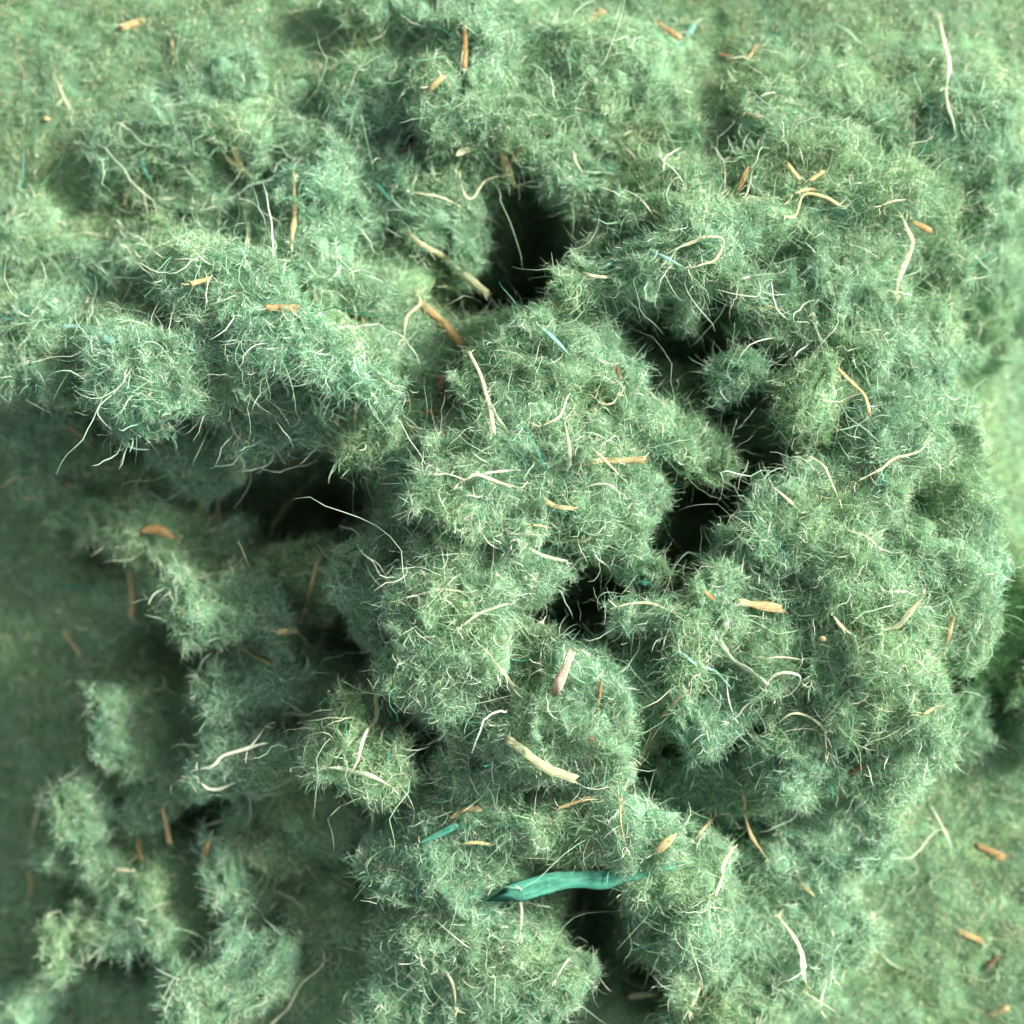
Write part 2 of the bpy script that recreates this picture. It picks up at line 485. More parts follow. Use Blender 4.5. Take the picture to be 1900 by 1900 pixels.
def bed_height(X, Y):
    """height (m) of the matted bed under the clumps"""
    # photo pixel of a bed point, taken at a middling height
    zr = 8 * MM
    h = FRAME / 2 / CAM_D
    P = np.stack([X - CAM_POS.x, Y - CAM_POS.y, np.full_like(X, zr - CAM_POS.z)], 1)
    Rm = np.array(CAM_R)
    q = P @ Rm
    px = (q[:, 0] / -q[:, 2] / h + 1) * 950
    py = (1 - q[:, 1] / -q[:, 2] / h) * 950
    z = floor_mm(px, py)
    top = np.full_like(z, -60.0)
    acc = np.zeros_like(z)
    for (cx, cy, rx, ry, rot, zt, hue, sh, lab) in CL:
        d = ell(px, py, cx, cy, rx * 1.12, ry * 1.12, rot)
        s = np.maximum(0, top_mm(cx, cy, zt) - float(floor_mm(cx, cy)) - 0.1 * 0.48 * min(rx, ry) * 1.1) * np.exp(-d ** 1.5)
        acc = acc + np.exp(s / 2.2) - 1
    z = z + 2.2 * np.log(1 + acc)
    for (cx, cy, rx, ry, rot, dep) in HOLE:
        d = ell(px, py, cx, cy, rx, ry, rot)
        z = z - (dep + 3) * np.exp(-d ** 1.6)
    n = np.stack([X, Y, 0 * X], 1)
    rough = np.clip((z - floor_mm(px, py)) / 5, -1, 1) ** 2 * 0.8 + 0.2
    loose = loose_zone(px, py)
    rough = np.maximum(rough, 1.25 * loose)
    z = z + rough * (2.6 * noise3(n / 0.015, 1) + 2.0 * noise3(n / 0.007, 2)) + (0.3 + 0.4 * rough) * noise3(n / 0.003, 3) + .22 * noise3(n / 0.0014, 4)
    return z * MM


# ------------------------------------------------------------------ fibres
def ribbons(root, nrm, L, W, lift, curl, kink, segs, flow=1.0, sag=0.12, seed=0):
    """many curved tapering fibres; returns verts, quads, index of fibre per vertex"""
    n = len(root)
    r = norm(rng.normal(size=(n, 3)))
    fl = np.stack([noise3(root / 0.009, 21 + seed), noise3(root / 0.009, 22 + seed), noise3(root / 0.009, 23 + seed)], 1)
    t = r + fl * 2.2 * flow
    t = t - nrm * np.sum(t * nrm, 1, keepdims=True)
    t = norm(t)
    d = norm(t + nrm * lift[:, None])
    cv = norm(np.cross(d, norm(rng.normal(size=(n, 3))))) * (curl * rng.uniform(.2, 1.6, n))[:, None]
    cen = np.zeros((segs + 1, n, 3))
    dirs = np.zeros((segs + 1, n, 3))
    p = root.copy()
    for k in range(segs + 1):
        cen[k] = p
        dirs[k] = d
        p = p + d * (L / segs)[:, None]
        d = norm(d + cv + rng.normal(size=(n, 3)) * (kink * 0.5) - nrm * sag)
    side = norm(rng.normal(size=(n, 3)) + nrm * 0.0)
    verts = np.zeros((n, segs + 1, 2, 3))
    for k in range(segs + 1):
        s = norm(np.cross(dirs[k], side))
        f = k / segs
        wv = W * 0.5 * (1 - 0.75 * abs(2 * f - 0.9) ** 2.5) * 1.0
        wv = np.maximum(wv, W * 0.08)
        verts[:, k, 0] = cen[k] + s * wv[:, None]
        verts[:, k, 1] = cen[k] - s * wv[:, None]
    base = (np.arange(n) * (segs + 1) * 2)[:, None]
    q = []
    for k in range(segs):
        a = 2 * k
        q.append(np.concatenate([base + a, base + a + 1, base + a + 3, base + a + 2], 1))
    faces = np.stack(q, 1).reshape(-1, 4)
    idx = np.repeat(np.arange(n), (segs + 1) * 2)
    return verts.reshape(-1, 3), faces, idx


def sample_surface(V, F, N, zmin_n=-0.3, inframe=True):
    """N points spread over triangles by area; only those facing up enough and inside the view"""
    a, b, c = V[F[:, 0]], V[F[:, 1]], V[F[:, 2]]
    cr = np.cross(b - a, c - a)
    ar = np.linalg.norm(cr, axis=1)
    nn = cr / np.maximum(ar[:, None], 1e-15)
    ok = nn[:, 2] > zmin_n
    ar = np.where(ok, ar, 0)
    if ar.sum() == 0: return np.zeros((0, 3)), np.zeros((0, 3))
    t = rng.choice(len(F), size=N, p=ar / ar.sum())
    u, v = rng.random(N), rng.random(N)
    m = u + v > 1
    u[m], v[m] = 1 - u[m], 1 - v[m]
    P = a[t] + (b[t] - a[t]) * u[:, None] + (c[t] - a[t]) * v[:, None]
    return P, nn[t]


def in_view(P, margin=60):
    q = (P - np.array(CAM_POS)) @ np.array(CAM_R)
    h = FRAME / 2 / CAM_D
    px = (q[:, 0] / -q[:, 2] / h + 1) * 950
    py = (1 - q[:, 1] / -q[:, 2] / h) * 950
    return (px > -margin) & (px < 1900 + margin) & (py > -margin) & (py < 1900 + margin)


def fibre_coat(P, Nn, shag, hue, coarse=0.07):
    """separate strands of many lengths over a set of surface points -> verts, faces, tint, hue"""
    n = len(P)
    out = []
    for share, seg, Lm, Ls, Wm, curl, lf, fl in ((0.42, 4, 1.8, .40, .085, .75, .20, 1.0), (0.58 - coarse, 6, 3.6, .45, .115, .62, .10, 0.9), (coarse, 9, 8.5, .42, .14, .30, .06, 1.4)):
        m = max(3, int(n * share))
        k = rng.integers(0, n, m)
        L = rng.lognormal(math.log(Lm), Ls, m) * MM * (0.75 + 0.35 * shag)
        W = rng.lognormal(math.log(Wm), 0.35, m) * MM
        up = rng.random(m) ** 1.5 * 1.4 * MM * (0.4 + 0.9 * shag)
        root = P[k] + Nn[k] * (up + 0.1 * MM)[:, None]
        V, F, I = ribbons(root, Nn[k], L, W, np.abs(rng.normal(0.03, lf * shag, m)), curl, 0.6, seg, fl, sag=0.16)
        if seg == 9:
            t = np.where(rng.random(m) < 0.08, rng.random(m) * 0.02, 0.38 + 0.59 * rng.random(m))
        elif seg == 6:
            t = np.where(rng.random(m) < 0.4, 0.7 + 0.28 * rng.random(m), rng.random(m) * 0.85)
        else:
            t = rng.random(m)
        out.append((V, F, t[I]))
    o, Vs, Fs, Ts = 0, [], [], []
    for V, F, t in out:
        Vs.append(V); Fs.append(F + o); Ts.append(t); o += len(V)
    V = np.concatenate(Vs)
    return V, np.concatenate(Fs), np.concatenate(Ts), np.full(len(V), hue)


# small pads of tangled or combed fine fibre; the matting of every tuft is built from turned copies of these
PADS = {}


def make_pads(key, mat):
    c = bpy.data.collections.new('fine_fibre_' + key)
    for v in range(8):
        kind = v % 3
        n = 190
        r = 2.1 * MM * np.sqrt(rng.random(n)); a = rng.random(n) * 2 * math.pi
        root = np.stack([r * np.cos(a), r * np.sin(a), rng.random(n) * 0.9 * MM - 0.2 * MM], 1)
        up = np.tile([0, 0, 1.0], (n, 1))
        if kind == 0: Lm, curl, kink, lf, drift = 1.7, .75, .7, .2, 0.0
        elif kind == 1: Lm, curl, kink, lf, drift = 2.3, .7, .55, .14, 0.9
        else: Lm, curl, kink, lf, drift = 2.2, .95, .6, .2, 0.4
        L = rng.lognormal(math.log(Lm), .4, n) * MM
        W = rng.lognormal(math.log(0.075), .3, n) * MM
        nr = norm(up + np.array([drift, 0, 0]) * np.where(rng.random((n, 1)) < 0.5, 1, -1) * 0)
        V, F, I = ribbons(root + v * 0.013, nr, L, W, np.abs(rng.normal(.05, lf, n)), curl, kink, 4, drift, sag=0.10, seed=v)
        V = V - v * 0.013
        me_o = mesh_obj('fine_fibre_pad', V * np.array([1, 1, 0.3 if key == 'dusty' else 0.6]), F, mat, smooth=False, attrs={'tint': (rng.random(n) * 0.965 + 0.01)[I]})
        col.objects.unlink(me_o)
        c.objects.link(me_o)
    return c


def pad_group(coll):
    g = bpy.data.node_groups.new('matting_' + coll.name, 'GeometryNodeTree')
    g.interface.new_socket('Geometry', in_out='INPUT', socket_type='NodeSocketGeometry')
    g.interface.new_socket('Geometry', in_out='OUTPUT', socket_type='NodeSocketGeometry')
    gi, go = g.nodes.new('NodeGroupInput'), g.nodes.new('NodeGroupOutput')
    ip = g.nodes.new('GeometryNodeInstanceOnPoints')
    ci = g.nodes.new('GeometryNodeCollectionInfo')
    ci.inputs['Collection'].default_value = coll
    ci.inputs['Separate Children'].default_value = True
    ci.inputs['Reset Children'].default_value = True
    def named(n, t):
        a = g.nodes.new('GeometryNodeInputNamedAttribute'); a.data_type = t
        a.inputs['Name'].default_value = n
        return a.outputs['Attribute']
    ip.inputs['Pick Instance'].default_value = True
    L = g.links.new
    L(gi.outputs[0], ip.inputs['Points'])
    L(ci.outputs[0], ip.inputs['Instance'])
    L(named('pick', 'INT'), ip.inputs['Instance Index'])
    e = g.nodes.new('FunctionNodeEulerToRotation')
    L(named('turn', 'FLOAT_VECTOR'), e.inputs[0])
    L(e.outputs[0], ip.inputs['Rotation'])
    L(named('size', 'FLOAT'), ip.inputs['Scale'])
    L(ip.outputs[0], go.inputs[0])
    return g


def matting(name, P, Nn, size, hue, group, mat, parent=None, base=(0, 0, 0)):
    n = len(P)
    me = bpy.data.meshes.new(name)
    me.from_pydata((P - np.array(base)).tolist(), [], [])
    tu = []
    for k in range(n):
        q = Vector(Nn[k]).to_track_quat('Z', 'Y').to_matrix() @ Matrix.Rotation(rng.random() * 6.283, 3, 'Z')
        tu.append(q.to_euler()[:])
    me.attributes.new('turn', 'FLOAT_VECTOR', 'POINT').data.foreach_set('vector', np.array(tu, np.float32).ravel())
    me.attributes.new('size', 'FLOAT', 'POINT').data.foreach_set('value', np.asarray(size, np.float32))
    me.attributes.new('hue', 'FLOAT', 'POINT').data.foreach_set('value', np.full(n, hue, np.float32))
    me.attributes.new('pick', 'INT', 'POINT').data.foreach_set('value', rng.integers(0, 8, n).astype(np.int32))
    me.materials.append(mat)
    o = bpy.data.objects.new(name, me)
    col.objects.link(o)
    if parent: o.parent = parent
    md = o.modifiers.new('matting', 'NODES')
    md.node_group = group
    o['kind'] = 'stuff'
    return o


# ------------------------------------------------------------------ the matted bed
def grid_axis(c, inner, step, outer):
    a = list(np.arange(-inner, inner + step / 2, step))
    s = step
    x = inner
    while x < outer:
        s *= 1.25
        x += s
        a.append(x); a.insert(0, -x)
    return np.array(a) + c


gx = grid_axis(0, 0.112, 0.00105, 0.32)
gy = grid_axis(0, 0.112, 0.00105, 0.32)
GX, GY = np.meshgrid(gx, gy)
Z = bed_height(GX.ravel(), GY.ravel())
BV = np.stack([GX.ravel(), GY.ravel(), Z], 1)
nx, ny = len(gx), len(gy)
ii = (np.arange(ny - 1)[:, None] * nx + np.arange(nx - 1)[None, :]).ravel()
BQ = np.stack([ii, ii + 1, ii + 1 + nx, ii + nx], 1)
bed = mesh_obj('ground', BV, BQ, M_BED, attrs={'hue': np.full(len(BV), 0.12)})
tag(bed, 'matted bed of green dyed wood fibre under the loose tufts', kind='structure')
BT = np.concatenate([BQ[:, [0, 1, 2]], BQ[:, [0, 2, 3]]])

# ------------------------------------------------------------------ clumps
def unit_sphere(sub):
    bm = bmesh.new()
    bmesh.ops.create_icosphere(bm, subdivisions=sub, radius=1)
    V = np.array([v.co[:] for v in bm.verts])
    F = np.array([[v.index for v in f.verts] for f in bm.faces])
    bm.free()
    return V, F


SPH = {s: unit_sphere(s) for s in (3, 4)}
all_tri_V, all_tri_F, off = [BV], [BT], len(BV)
DENS = 1.5e6
PAD_DENS = 0.14e6      # fibres per square metre
clumps = []
for ci, (cx, cy, rx, ry, rot, zt, hue, sh, lab) in enumerate(CL):
    zt = top_mm(cx, cy, zt)
    U, F = SPH[4]
    rz = (0.52 * min(rx, ry) + 9) * 0.1 * MM
    zc = zt * MM - rz
    c = at(cx, cy, zc + rz * 0.6)
    c.z = zc
    sc = (CAM_POS.z - zc) / (CAM_POS.z - Z_FOCUS)       # a lower clump is a little larger for the same picture size
    a = -math.radians(rot)
    if cx < 660 and cy > 800: hue = hue + 0.22

    def wad(U, so, ax, ay, az, a, cen, amp):
        r = 1 + 0.26 * noise3(U * 1.5 + so, 5) + 0.17 * noise3(U * 3.3 + so, 6) + 0.09 * noise3(U * 7 + so, 7) + 0.05 * noise3(U * 15 + so, 8)
        n9 = noise3(U * 2.1 + so * 1.7, 9)
        r = r * (1 - 0.38 * np.exp(-(n9 / 0.12) ** 2) * (0.4 + 0.6 * sh)) * 0.97      # creases where the wad is torn
        V = U * r[:, None] * np.array([ax, ay, az])
        ca, sa = math.cos(a), math.sin(a)
        V = np.stack([V[:, 0] * ca - V[:, 1] * sa, V[:, 0] * sa + V[:, 1] * ca, V[:, 2]], 1) + cen
        Wp = V + np.array([c.x, c.y, 0])
        rag = (0.35 + 0.65 * sh) * amp
        for sc_, am in ((0.013, 5.8), (0.0058, 2.9), (0.0025, 1.2)):
            V = V + rag * am * MM * np.stack([noise3(Wp / sc_, 41), noise3(Wp / sc_, 42), 0.75 * noise3(Wp / sc_, 43)], 1)
        return V

    ax, ay = rx * 0.1 * MM * sc, ry * 0.1 * MM * sc
    so = np.array([ci * 7.31, ci * 3.17, ci * 1.73])
    V = wad(U, so, ax * 0.9, ay * 0.9, rz, a, np.zeros(3), 1.0)
    lobes = []
    a0 = rng.random() * 6.283
    for q in range(3 if sh > 0.45 else 2):
        th = a0 + q * 2.09 + rng.normal() * 0.35
        e = np.array([ax * math.cos(th), ay * math.sin(th), 0]) * rng.uniform(0.72, 0.98)
        e = np.array([e[0] * math.cos(a) - e[1] * math.sin(a), e[0] * math.sin(a) + e[1] * math.cos(a), -rz * rng.uniform(-.15, .5)])
        s_ = min(ax, ay)
        lobes.append(wad(SPH[3][0], so + 11.3 * (q + 1), s_ * rng.uniform(.42, .7), s_ * rng.uniform(.25, .42), s_ * rng.uniform(.25, .4) + 1.0 * MM, th - a + rng.normal() * .9, e, 0.8))
    root = bpy.data.objects.new('fibre_tuft', None)
    root.empty_display_size = 0.005
    base = Vector((c.x, c.y, c.z - rz))
    root.location = base
    col.objects.link(root)
    tag(root, lab, 'fibre tuft', 'tufts of green wood fibre in the pile')
    Vl = V + np.array([0, 0, rz])
    mesh_obj('matted_core', Vl, F, M_FELT, root, attrs={'hue': np.full(len(Vl), hue)})
    for lv in lobes:
        lv = lv + np.array([0, 0, rz])
        mesh_obj('torn_lobe', lv, SPH[3][1], M_FELT, root, attrs={'hue': np.full(len(lv), hue)})
        F = np.concatenate([F, SPH[3][1] + len(Vl)])
        Vl = np.concatenate([Vl, lv])
    Vw = Vl + np.array(base)
    all_tri_V.append(Vw); all_tri_F.append(F + off); off += len(Vw)
    clumps.append((root, Vw, F, hue, sh, base, min(1.25, 0.5 + zt / 42)))

AV = np.concatenate(all_tri_V); AF = np.concatenate(all_tri_F)
BVH = BVHTree.FromPolygons(AV.tolist(), AF.tolist())


def outside(P, Nn, k, base_depth=1.2 * MM):
    """keep only points that are not buried deep under other fibre as seen from above"""
    keep = np.ones(len(P), bool)
    up = Vector((0, 0, 1))
    for i in range(len(P)):
        o = Vector(P[i]) + Vector(Nn[i]) * 0.0003
        d = CAM_POS - o
        L = d.length
        hit, nn, idx, dist = BVH.ray_cast(o, d / L, 0.06)
        if hit is not None and dist > base_depth * 0.6:
            keep[i] = False
    return keep


def visible_points(V, F, dens, zmin):
    """sample in two steps so that only surface seen from around the camera carries fibres"""
    a, b, c = V[F[:, 0]], V[F[:, 1]], V[F[:, 2]]
    cr = np.cross(b - a, c - a)
    ar = np.linalg.norm(cr, axis=1) / 2
    nn = cr / np.maximum(2 * ar[:, None], 1e-15)
    cen = (a + b + c) / 3
    ok = (nn[:, 2] > zmin) & in_view(cen)
    ids = np.nonzero(ok)[0]
    if len(ids) == 0: return None
    vis = outside(cen[ids], nn[ids], 0)
    w = np.where(vis, 1.0, 0.12)
    A = ar[ids] * w
    N = int(A.sum() * dens)
    if N < 5: return None
    t = ids[rng.choice(len(ids), size=N, p=A / A.sum())]
    u, v = rng.random(N), rng.random(N)
    m = u + v > 1
    u[m], v[m] = 1 - u[m], 1 - v[m]
    P = a[t] + (b[t] - a[t]) * u[:, None] + (c[t] - a[t]) * v[:, None]
    return P, nn[t]


G_GREEN = pad_group(make_pads('green', M_FIBRE))
G_DUST = pad_group(make_pads('dusty', M_DUST))
total, npads = 0, 0
for (root, Vw, F, hue, sh, base, df) in clumps:
    s = visible_points(Vw, F, DENS * df, -0.45)
    if s is None: continue
    P, Nn = s
    V, Fq, tint, hv = fibre_coat(P, Nn, sh, hue)
    o = mesh_obj('loose_fibres', V - np.array(base), Fq, M_FIBRE, root, smooth=False, attrs={'tint': tint, 'hue': hv})
    o['kind'] = 'stuff'
    total += len(Fq) * 2
    k = rng.choice(len(P), min(len(P), max(4, int(len(P) * PAD_DENS * 0.9 / (DENS * df)))), replace=False)
    PP = P[k] + Nn[k] * (rng.random((len(k), 1)) * 0.7 * MM)
    NN = norm(Nn[k] + rng.normal(size=(len(k), 3)) * (0.16 + 0.12 * sh))
    SZ = rng.uniform(0.7, 1.35, len(k))
    # torn tongues: short runs of pads leaving the surface
    ton = max(2, int(len(k) * 0.05 * sh))
    tp, tn, ts = [PP], [NN], [SZ]
    for t in rng.choice(len(k), ton):
        d = norm((np.cross(NN[t], rng.normal(size=3)))[None])[0] + NN[t] * rng.uniform(0.1, 0.9)
        d = d / np.linalg.norm(d)
        p = PP[t].copy()
        m = rng.integers(2, 5)
        for q in range(m):
            p = p + d * 1.3 * MM
            d = d + rng.normal(size=3) * 0.25 - np.array([0, 0, 0.08]); d /= np.linalg.norm(d)
            tp.append(p[None].copy()); tn.append(norm((np.cross(d, rng.normal(size=3)))[None])); ts.append(np.array([0.9 - 0.16 * q]))
    PP, NN, SZ = np.concatenate(tp), np.concatenate(tn), np.concatenate(ts)
    matting('fine_matting', PP, NN, SZ, hue, G_GREEN, M_FIBRE, root, base)
    npads += len(PP)
s = visible_points(BV, BT, DENS * 0.72, -1)
P, Nn = s
q_ = (P - np.array(CAM_POS)) @ np.array(CAM_R)
h_ = FRAME / 2 / CAM_D
ppx, ppy = (q_[:, 0] / -q_[:, 2] / h_ + 1) * 950, (1 - q_[:, 1] / -q_[:, 2] / h_) * 950
inner = (P[:, 2] / MM - floor_mm(ppx, ppy) > 3.5) | (P[:, 2] / MM - floor_mm(ppx, ppy) < -4) | (loose_zone(ppx, ppy) > rng.random(len(P)))
for m_, mat_, grp_, sh_, co_, hu_, nm_, la_ in (
        (inner, M_FIBRE, G_GREEN, 0.9, 0.085, 0.42, 'loose_fibre_fill', 'loose tangled fibre filling the hollows between the tufts'),
        (~inner, M_DUST, G_DUST, 0.12, 0.02, 0.0, 'fibre_litter', 'short chopped fibres strewn over the smooth floor')):
    Pm, Nm = P[m_], Nn[m_]
    flat = fibre_coat(Pm, Nm, sh_, hu_, coarse=co_)
    if mat_ is M_DUST:                      # gritty chopped bits
        n_ = int(len(Pm) * 1.25)
        k = rng.integers(0, len(Pm), n_)
        gv = ribbons(Pm[k] + Nm[k] * 0.6 * MM, Nm[k], rng.lognormal(math.log(0.95), .4, n_) * MM, rng.lognormal(math.log(.155), .35, n_) * MM,
                     np.abs(rng.normal(0, .15, n_)), .2, .3, 2, .4)
        t_ = np.where(rng.random(n_) < 0.45, 0.86 + 0.14 * rng.random(n_) ** 1.6, rng.random(n_) * 0.8)[gv[2]]
        flat = (np.concatenate([flat[0], gv[0]]), np.concatenate([flat[1], gv[1] + len(flat[0])]), np.concatenate([flat[2], t_]), np.zeros(len(flat[0]) + len(gv[0])))
    o = mesh_obj(nm_, flat[0], flat[1], mat_, smooth=False, attrs={'tint': flat[2], 'hue': flat[3]})
    tag(o, la_, kind='stuff')
    total += len(flat[1]) * 2
    k = rng.choice(len(Pm), int(len(Pm) * PAD_DENS / (DENS * 0.72) * 0.9), replace=False)
    o = matting(nm_.replace('fibre', 'fine_fibre'), Pm[k], norm(Nm[k] + rng.normal(size=(len(k), 3)) * (0.22 if mat_ is M_FIBRE else 0.05)),
                rng.uniform(0.7, 1.3, len(k)), hu_, grp_, mat_)
    tag(o, 'fine matting under ' + la_, kind='stuff')
    npads += len(k)
print('PAD TRIS', npads)
print('FIBRE TRIS', total)


# ------------------------------------------------------------------ splinters, chips, strands, strips
def catmull(pts, n):
    pts = [np.array(p, float) for p in pts]
    if len(pts) == 2: pts = [pts[0], (pts[0] * 2 + pts[1]) / 3, (pts[0] + 2 * pts[1]) / 3, pts[1]]
    P = [2 * pts[0] - pts[1]] + pts + [2 * pts[-1] - pts[-2]]
    out = []
    m = len(pts) - 1
    for i in range(n + 1):
        t = i / n * m
        k = min(int(t), m - 1)
        f = t - k
        a, b, c, d = P[k], P[k + 1], P[k + 2], P[k + 3]
        out.append(0.5 * (2 * b + (c - a) * f + (2 * a - 5 * b + 4 * c - d) * f * f + (3 * b - a - 3 * c + d) * f ** 3))
    return np.array(out)


def surface_z(px, py):
    d = ray(px, py).normalized()
    hit = BVH.ray_cast(CAM_POS, d)[0]
    return hit.z if hit else 0.0


def sweep(C, width, thick, ends, lump, nc=8, seed=0):
    """a flattened uneven bar along C; ends: 'point', 'blunt' (ragged break), 'round'"""
    n = len(C)
    T = norm(np.gradient(C, axis=0))
    up = np.array([rng.normal() * .25, rng.normal() * .25, 1.0])
    S = norm(np.cross(T, up))
    Nn = norm(np.cross(S, T))
    V, UV = [], []
    rg = np.abs(rng.normal(size=(2, nc))) * width * 0.65
    tpr = rng.uniform(-.3, .3)
    total_len = np.linalg.norm(np.diff(C, axis=0), axis=1).sum()
    for i in range(n):
        f = i / (n - 1)
        if ends == 'point': k = max(0.06, min(1, 3.2 * f, 3.2 * (1 - f)) ** 0.7)
        elif ends == 'taper': k = max(0.12, (1 - f) ** 0.5)
        elif ends == 'round': k = max(0.05, math.sqrt(max(0, 1 - (2 * f - 1) ** 2)))
        else: k = 1.0 + tpr * (2 * f - 1)
        k *= 1 + lump * (noise3(np.array([[f * 7 + seed, seed * 1.3, 0]]), 31)[0] + 0.5 * noise3(np.array([[f * 19 + seed, 2, 0]]), 32)[0])
        for j in range(nc):
            a = 2 * math.pi * j / nc
            cx_, cz_ = math.cos(a), math.sin(a)
            cx_ = math.copysign(abs(cx_) ** 0.7, cx_); cz_ = math.copysign(abs(cz_) ** 0.7, cz_)
            q = C[i] + S[i] * cx_ * width / 2 * k + Nn[i] * cz_ * thick / 2 * k * (1 + 0.5 * lump * math.sin(j * 2.4 + f * 9 + seed))
            if ends == 'blunt':
                if i == 0: q = q - T[i] * rg[0, j]
                if i == n - 1: q = q + T[i] * rg[1, j]
            V.append(q); UV.append((j / nc + seed * .37, f * total_len / max(width, 1e-5) * 0.35 + seed))
    Fq = []
    for i in range(n - 1):
        for j in range(nc):
            j2 = (j + 1) % nc
            Fq.append([i * nc + j, i * nc + j2, (i + 1) * nc + j2, (i + 1) * nc + j])
    V = list(V)
    for e, i in ((0, 0), (1, n - 1)):
        V.append(np.mean(V[i * nc:(i + 1) * nc], axis=0)); UV.append((.5, seed))
        c = len(V) - 1
        for j in range(nc):
            j2 = (j + 1) % nc
            Fq.append([c, i * nc + j2, i * nc + j, c] if e == 0 else [c, i * nc + j, i * nc + j2, c])
    tris = []
    quads = [f for f in Fq if f[0] != f[3]]
    for f in quads: tris += [[f[0], f[1], f[2]], [f[0], f[2], f[3]]]
    tris += [f[:3] for f in Fq if f[0] == f[3]]
    return np.array(V), np.array(tris), np.array(UV)


def lay(pts, lift, flat=False):
    """3D centre line of a piece lying on the pile along photo pixels"""
    n = max(8, int(sum(math.dist(a, b) for a, b in zip(pts[:-1], pts[1:])) / 7))
    n = min(n, 40)
    C2 = catmull([(p[0], p[1], 0) for p in pts], n)
    z = np.array([surface_z(p[0], p[1]) for p in C2])
    if len(z) > 12:
        zm = np.maximum(z, np.percentile(z, 35))
        k = np.hanning(min(11, len(z) // 2 * 2 - 1) + 2)[1:-1]
    else:
        zm = np.full_like(z, np.percentile(z, 60)) * 0.75 + z * 0.25
        k = np.hanning(7)[1:-1]
    k /= k.sum()
    zz = np.convolve(np.pad(zm, len(k) // 2, mode='edge'), k, mode='valid')[:len(z)]
    if flat: zz = np.maximum(zz, np.percentile(zz, 85))
    zz = zz + lift * MM + np.linspace(-1, 1, len(z)) * rng.normal() * 0.35 * MM
    return np.array([at(p[0], p[1], q)[:] for p, q in zip(C2, zz)])


def fray(root_p, dirn, n, length, mat, parent, name):
    P = np.repeat(np.array([root_p]), n, 0) + rng.normal(size=(n, 3)) * 0.15 * MM
    d = norm(np.array([dirn]) + rng.normal(size=(n, 3)) * 0.45)
    Nn = norm(np.cross(d, norm(rng.normal(size=(n, 3)))))
    segs = 5
    # reuse the ribbon maker with the wanted direction as 'lift'
    V, F, I = ribbons(P, d, np.full(n, length) * rng.uniform(.5, 1.2, n), np.full(n, 0.16 * MM), np.full(n, 3.0), 0.15, 0.3, segs, 0.0, sag=0.0)
    return V, F


COUNT = [0]


def piece(name, cat, label, pts, w, matk, ends='blunt', thick=None, lift=1.3, lump=0.12, frays=0, wig=0.0, group=None, flat=False):
    COUNT[0] += 1
    if cat == 'strand':
        wig = max(wig, 1.9); lump = max(lump, .3); thick = thick or .22
    elif cat == 'wood splinter':
        wig = max(wig, .7); lump = max(lump, .2)
    sd = COUNT[0] * 1.37
    if wig and len(pts) >= 2:
        q = [pts[0]]
        for a, b in zip(pts[:-1], pts[1:]):
            k = max(1, int(math.dist(a, b) / 22))
            for i in range(1, k + 1):
                f = i / k
                e = wig if not (i == k and b is pts[-1]) else 0
                q.append((a[0] + (b[0] - a[0]) * f + rng.normal() * e, a[1] + (b[1] - a[1]) * f + rng.normal() * e))
        pts = q
    w = w * (0.78 if cat == 'strand' else 0.88)
    if not frays and (cat in ('strand', 'wood splinter', 'wood chip') or w > 12) and cat not in ('seed', 'straw flake'): frays = 3
    C = lay(pts, lift + 0.4, flat)
    wm = w * 0.1 * MM * (CAM_POS.z - C[:, 2].mean()) / CAM_D
    tm = (thick if thick is not None else 0.3) * wm
    V, F, UV = sweep(C, wm, tm, ends, lump, seed=sd)
    base = C.mean(axis=0)
    base[2] = C[:, 2].min() - tm / 2
    o = mesh_obj(name, V - base, F, M[matk], uvs=UV, loc=Vector(base), smooth=(ends != 'blunt'))
    tag(o, label, cat, group)
    if frays:
        d0 = C[0] - C[2]; d1 = C[-1] - C[-3]
        Va, Fa = fray(C[0], d0 / np.linalg.norm(d0), frays, 2.2 * MM, M['white'], o, 'frayed_tip')
        Vb, Fb = fray(C[-1], d1 / np.linalg.norm(d1), frays, 2.2 * MM, M['white'], o, 'frayed_tip')
        for (v, f) in ((Va, Fa), (Vb, Fb)):
            fo = mesh_obj('frayed_tip', v - base, f, M['cream' if matk in ('cream', 'tan', 'olive', 'yellow') else 'white'], o, uvs=np.zeros((len(v), 2)), smooth=False)
            fo['kind'] = 'stuff'
    return o


SP = ('wood_splinter', 'wood splinter')
CH = ('wood_chip', 'wood chip')
ST = ('plant_strand', 'strand')
BK = ('bark_chip', 'bark chip')
TE = ('teal_strip', 'teal strip')
SE = ('seed', 'seed')
LF = ('straw_flake', 'straw flake')
